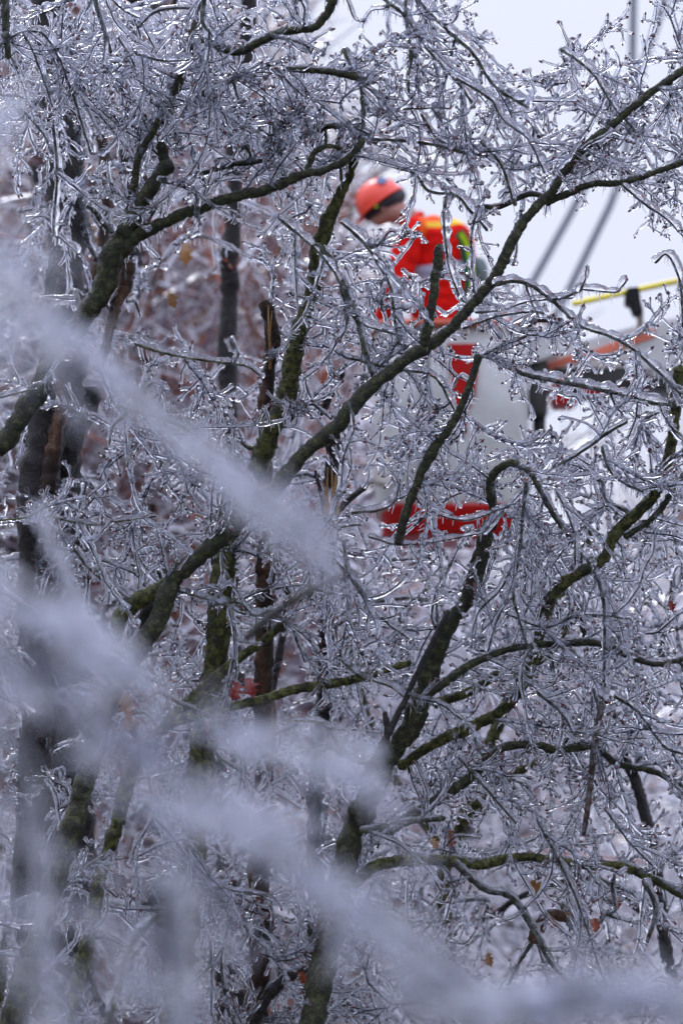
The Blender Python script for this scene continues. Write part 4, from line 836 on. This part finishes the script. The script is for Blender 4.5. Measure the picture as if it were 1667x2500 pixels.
bo = part('boom', prism('boom', [(1300, 884), (1340, 852), (1450, 822), (1560, 790), (1700, 764), (2300, 650), (2300, 800), (1700, 900), (1530, 912), (1360, 900)], D+.0, D+.45, m_wht, .02), lift)
sub('red_stripe', prism('boom_stripe', [(1318, 892), (1385, 868), (1456, 852), (1551, 812), (1600, 800), (1600, 822), (1545, 842), (1460, 870), (1395, 888), (1322, 908)], D-.014, D+.004, m_sal, .003), bo, lift, label='faded salmon red stripe')
sub('beige_panel', prism('beige_panel', [(1368, 893), (1460, 876), (1560, 870), (1560, 896), (1368, 899)], D-.010, D+.004, m_bge, .003), bo, lift)
part('hydraulic_arm', prism('hydraulic_arm', [(1345, 898), (1522, 896), (1600, 920), (2300, 980), (2300, 1040), (1600, 950), (1525, 944), (1368, 944)], D-.10, D+.2, m_stl, .015), lift)
part('lower_fitting', prism('lower_fitting', [(1340, 936), (1372, 944), (1520, 942), (1524, 956), (1420, 966), (1405, 986), (1352, 988)], D-.08, D+.15, m_rp, .008), lift)
part('cylinder_block', prism('cylinder_block', [(1534, 912), (1576, 912), (1582, 960), (1546, 972)], D-.18, D-.11, m_mar, .01), lift)
part('yellow_rod', tubemesh('yellow_rod', [Q(1395, 756, -.2), Q(1540, 724, -.2), Q(1690, 692, -.2), Q(1900, 650, -.2)], .0185, m_yp, 12), lift)
part('clamp', prism('clamp', [(1528, 702), (1560, 698), (1564, 728), (1570, 764), (1548, 766), (1540, 742), (1526, 740)], D-.26, D-.12, m_blk, .008), lift)
part('clamp', prism('clamp', [(1655, 694), (1672, 692), (1672, 718), (1658, 718)], D-.25, D-.14, m_blk, .004), lift)
part('clamp_post', tubemesh('clamp_post', [Q(1556, 760, -.19), Q(1560, 800, -.1), Q(1562, 815, .02)], .022, m_bge), lift)
part('lower_boom', tubemesh('lower_boom', [Q(2300, 760, .25), Q(2350, 1600, .25), np.array([*(Q(2320, 900, .25)[:2]), 1.0])], .17, m_wht, 12, .3), lift)
tbz = Q(2320, 900, .25); part('turret', rings('turret', [((tbz[0], tbz[1], 0.0), .8, .8, 4), ((tbz[0], tbz[1], .9), .7, .7, 4), ((tbz[0], tbz[1], 1.1), .45, .45, 3)], m_rp), lift)

# ------------------------------------------------------------------ cables in the sky
m_cab = plain('blue_grey_cable', (0.10, 0.115, 0.17), 0.5)
def cable(lab, pts, d, w, name='cable', grp='thick overhead cables behind the bucket'):
    p3 = [P(x, y, d) for x, y in pts]; o = link(name, tubemesh(name, p3, px(w, d)/2, m_cab, 8, .4)); o['label'] = lab; o['category'] = 'cable'; o['group'] = grp
cable('right one of the two thick blurred cables slanting down behind the bucket', [(1560, -400), (1546, 0), (1540, 260), (1512, 440), (1460, 560), (1392, 700), (1200, 1100), (1000, 1700)], 33, 17)
cable('left one of the two thick blurred cables, nearer the long mossy limb', [(1640, -60), (1560, 180), (1425, 460), (1360, 580), (1293, 700), (1180, 900), (1000, 1300)], 33, 17)
cable('thin upper cable crossing the sky gap below the boom', [(1200, 1250), (1370, 1110), (1500, 1005), (1760, 800)], 30, 6, grp='thin cables under the boom')
cable('thin lower cable crossing the sky gap below the boom', [(1220, 1300), (1400, 1140), (1560, 1010), (1800, 830)], 30, 6, grp='thin cables under the boom')

# ------------------------------------------------------------------ last leaves
m_lr, nt, b = mat('red_leaf'); b.inputs['Base Color'].default_value = (0.24, 0.008, 0.005, 1); b.inputs['Coat Weight'].default_value = 1; b.inputs['Coat Roughness'].default_value = .08; b.inputs['Roughness'].default_value = .5
m_lo, nt, b = mat('orange_leaf'); b.inputs['Base Color'].default_value = (0.36, 0.09, 0.03, 1); b.inputs['Coat Weight'].default_value = 1; b.inputs['Roughness'].default_value = .5
m_ly, nt, b = mat('ochre_leaf'); b.inputs['Base Color'].default_value = (0.34, 0.17, 0.04, 1); b.inputs['Coat Weight'].default_value = 1; b.inputs['Roughness'].default_value = .5
def leaf(tree, x, y, d, size, m_, seed, ang=-1.5):
    rng = np.random.default_rng(seed); n = 8; L_ = px(size, d); lob = [.08, .30, .14, .46, .20, .34, .12, .03]
    bm = bmesh.new(); c = P(x, y, d); up = np.array([cos(ang), 0, sin(ang)]); sd = np.array([-sin(ang), rng.normal(0, .5), cos(ang)]); sd /= np.linalg.norm(sd); nv = np.cross(up, sd)
    mid = []; Lf = []; Rt = []
    for i in range(n):
        t = i/(n-1); mid_p = c+up*L_*(t-.5)+nv*L_*.18*sin(2.4*t+rng.uniform(0, .3)); mid.append(bm.verts.new(mid_p))
        w_ = lob[i]*L_*rng.uniform(.8, 1.15); w2 = lob[i]*L_*rng.uniform(.8, 1.15); cu = .35
        Lf.append(bm.verts.new(mid_p-sd*w_+nv*w_*cu)); Rt.append(bm.verts.new(mid_p+sd*w2+nv*w2*cu*rng.uniform(.2, 1.2)))
    for i in range(n-1): bm.faces.new([mid[i], mid[i+1], Lf[i+1], Lf[i]]); bm.faces.new([mid[i+1], mid[i], Rt[i], Rt[i+1]])
    bmesh.ops.solidify(bm, geom=list(bm.faces), thickness=.0012); o = part('leaf', bm_mesh('leaf', bm, m_, False), tree.top)
    sub('stalk', tubemesh('stalk', [c-up*L_*.5, c-up*L_*.62+nv*.004, c-up*L_*.8+sd*.01], .0011, m_, 5, .02), o, tree.top)
for (tr, x, y, d, s_, m_, sd_, a_) in [(tZ, 574, 1690, 19.8, 48, m_lr, 1, -1.9), (tZ, 611, 1680, 19.8, 50, m_lr, 2, -1.35), (tZ, 500, 1772, 20.2, 40, m_lr, 3, -1.5), (tZ, 312, 1716, 20.6, 62, m_ly, 4, -1.4), (tZ, 315, 1772, 20.6, 44, m_ly, 5, -1.7),
    (R3, 800, 1478, 21.4, 46, m_lo, 6, -1.3), (R3, 805, 1500, 21.5, 40, m_lo, 7, -1.0), (R3, 750, 1120, 22.2, 60, m_lr, 8, -1.6), (R3, 745, 1165, 22.2, 62, m_lr, 9, -1.2), (R3, 766, 1235, 21.6, 30, m_lr, 10, -1.2), (R3, 795, 925, 21.4, 44, m_lo, 11, -1.4), (R3, 790, 990, 21.4, 40, m_lr, 12, -1.4),
    (tY, 1094, 2048, 20.4, 48, m_lo, 13, -1.5), (tY, 1388, 2068, 20.6, 38, m_lo, 14, -.6), (tY, 1425, 2066, 20.6, 30, m_lo, 15, -1), (tY, 1312, 2168, 20.6, 44, m_ly, 16, -.7), (tY, 1500, 2205, 20.6, 40, m_lo, 17, -1.2), (tY, 1195, 2345, 20.8, 34, m_ly, 18, -1.3), (tY, 1455, 2262, 20.0, 40, m_lo, 31, -1.2), (tY, 1350, 2262, 20.0, 34, m_lo, 32, -.5), (tY, 1060, 2062, 20.0, 30, m_ly, 33, -1.2), (tB, 740, 2390, 20.0, 34, m_lo, 34, -1.1), (tZ, 320, 1745, 20.1, 40, m_ly, 35, -1.6),
    (tY, 1640, 1480, 20.2, 26, m_lr, 19, -1.3), (tY, 1330, 1340, 20, 22, m_lr, 20, -1.2), (tA, 420, 735, 20.6, 40, m_ly, 21, -1.2), (R5, 1290, 1175, 21.5, 36, m_lo, 22, -1.6), (R7, 640, 1750, 22, 50, m_lr, 23, -1.5), (R8, 560, 640, 24, 60, m_lo, 24, -1.2), (R8, 450, 620, 24, 60, m_ly, 25, -1.4), (R1, 240, 560, 23, 70, m_ly, 26, -1.5)]:
    leaf(tr, x, y, d, s_, m_, sd_, a_)
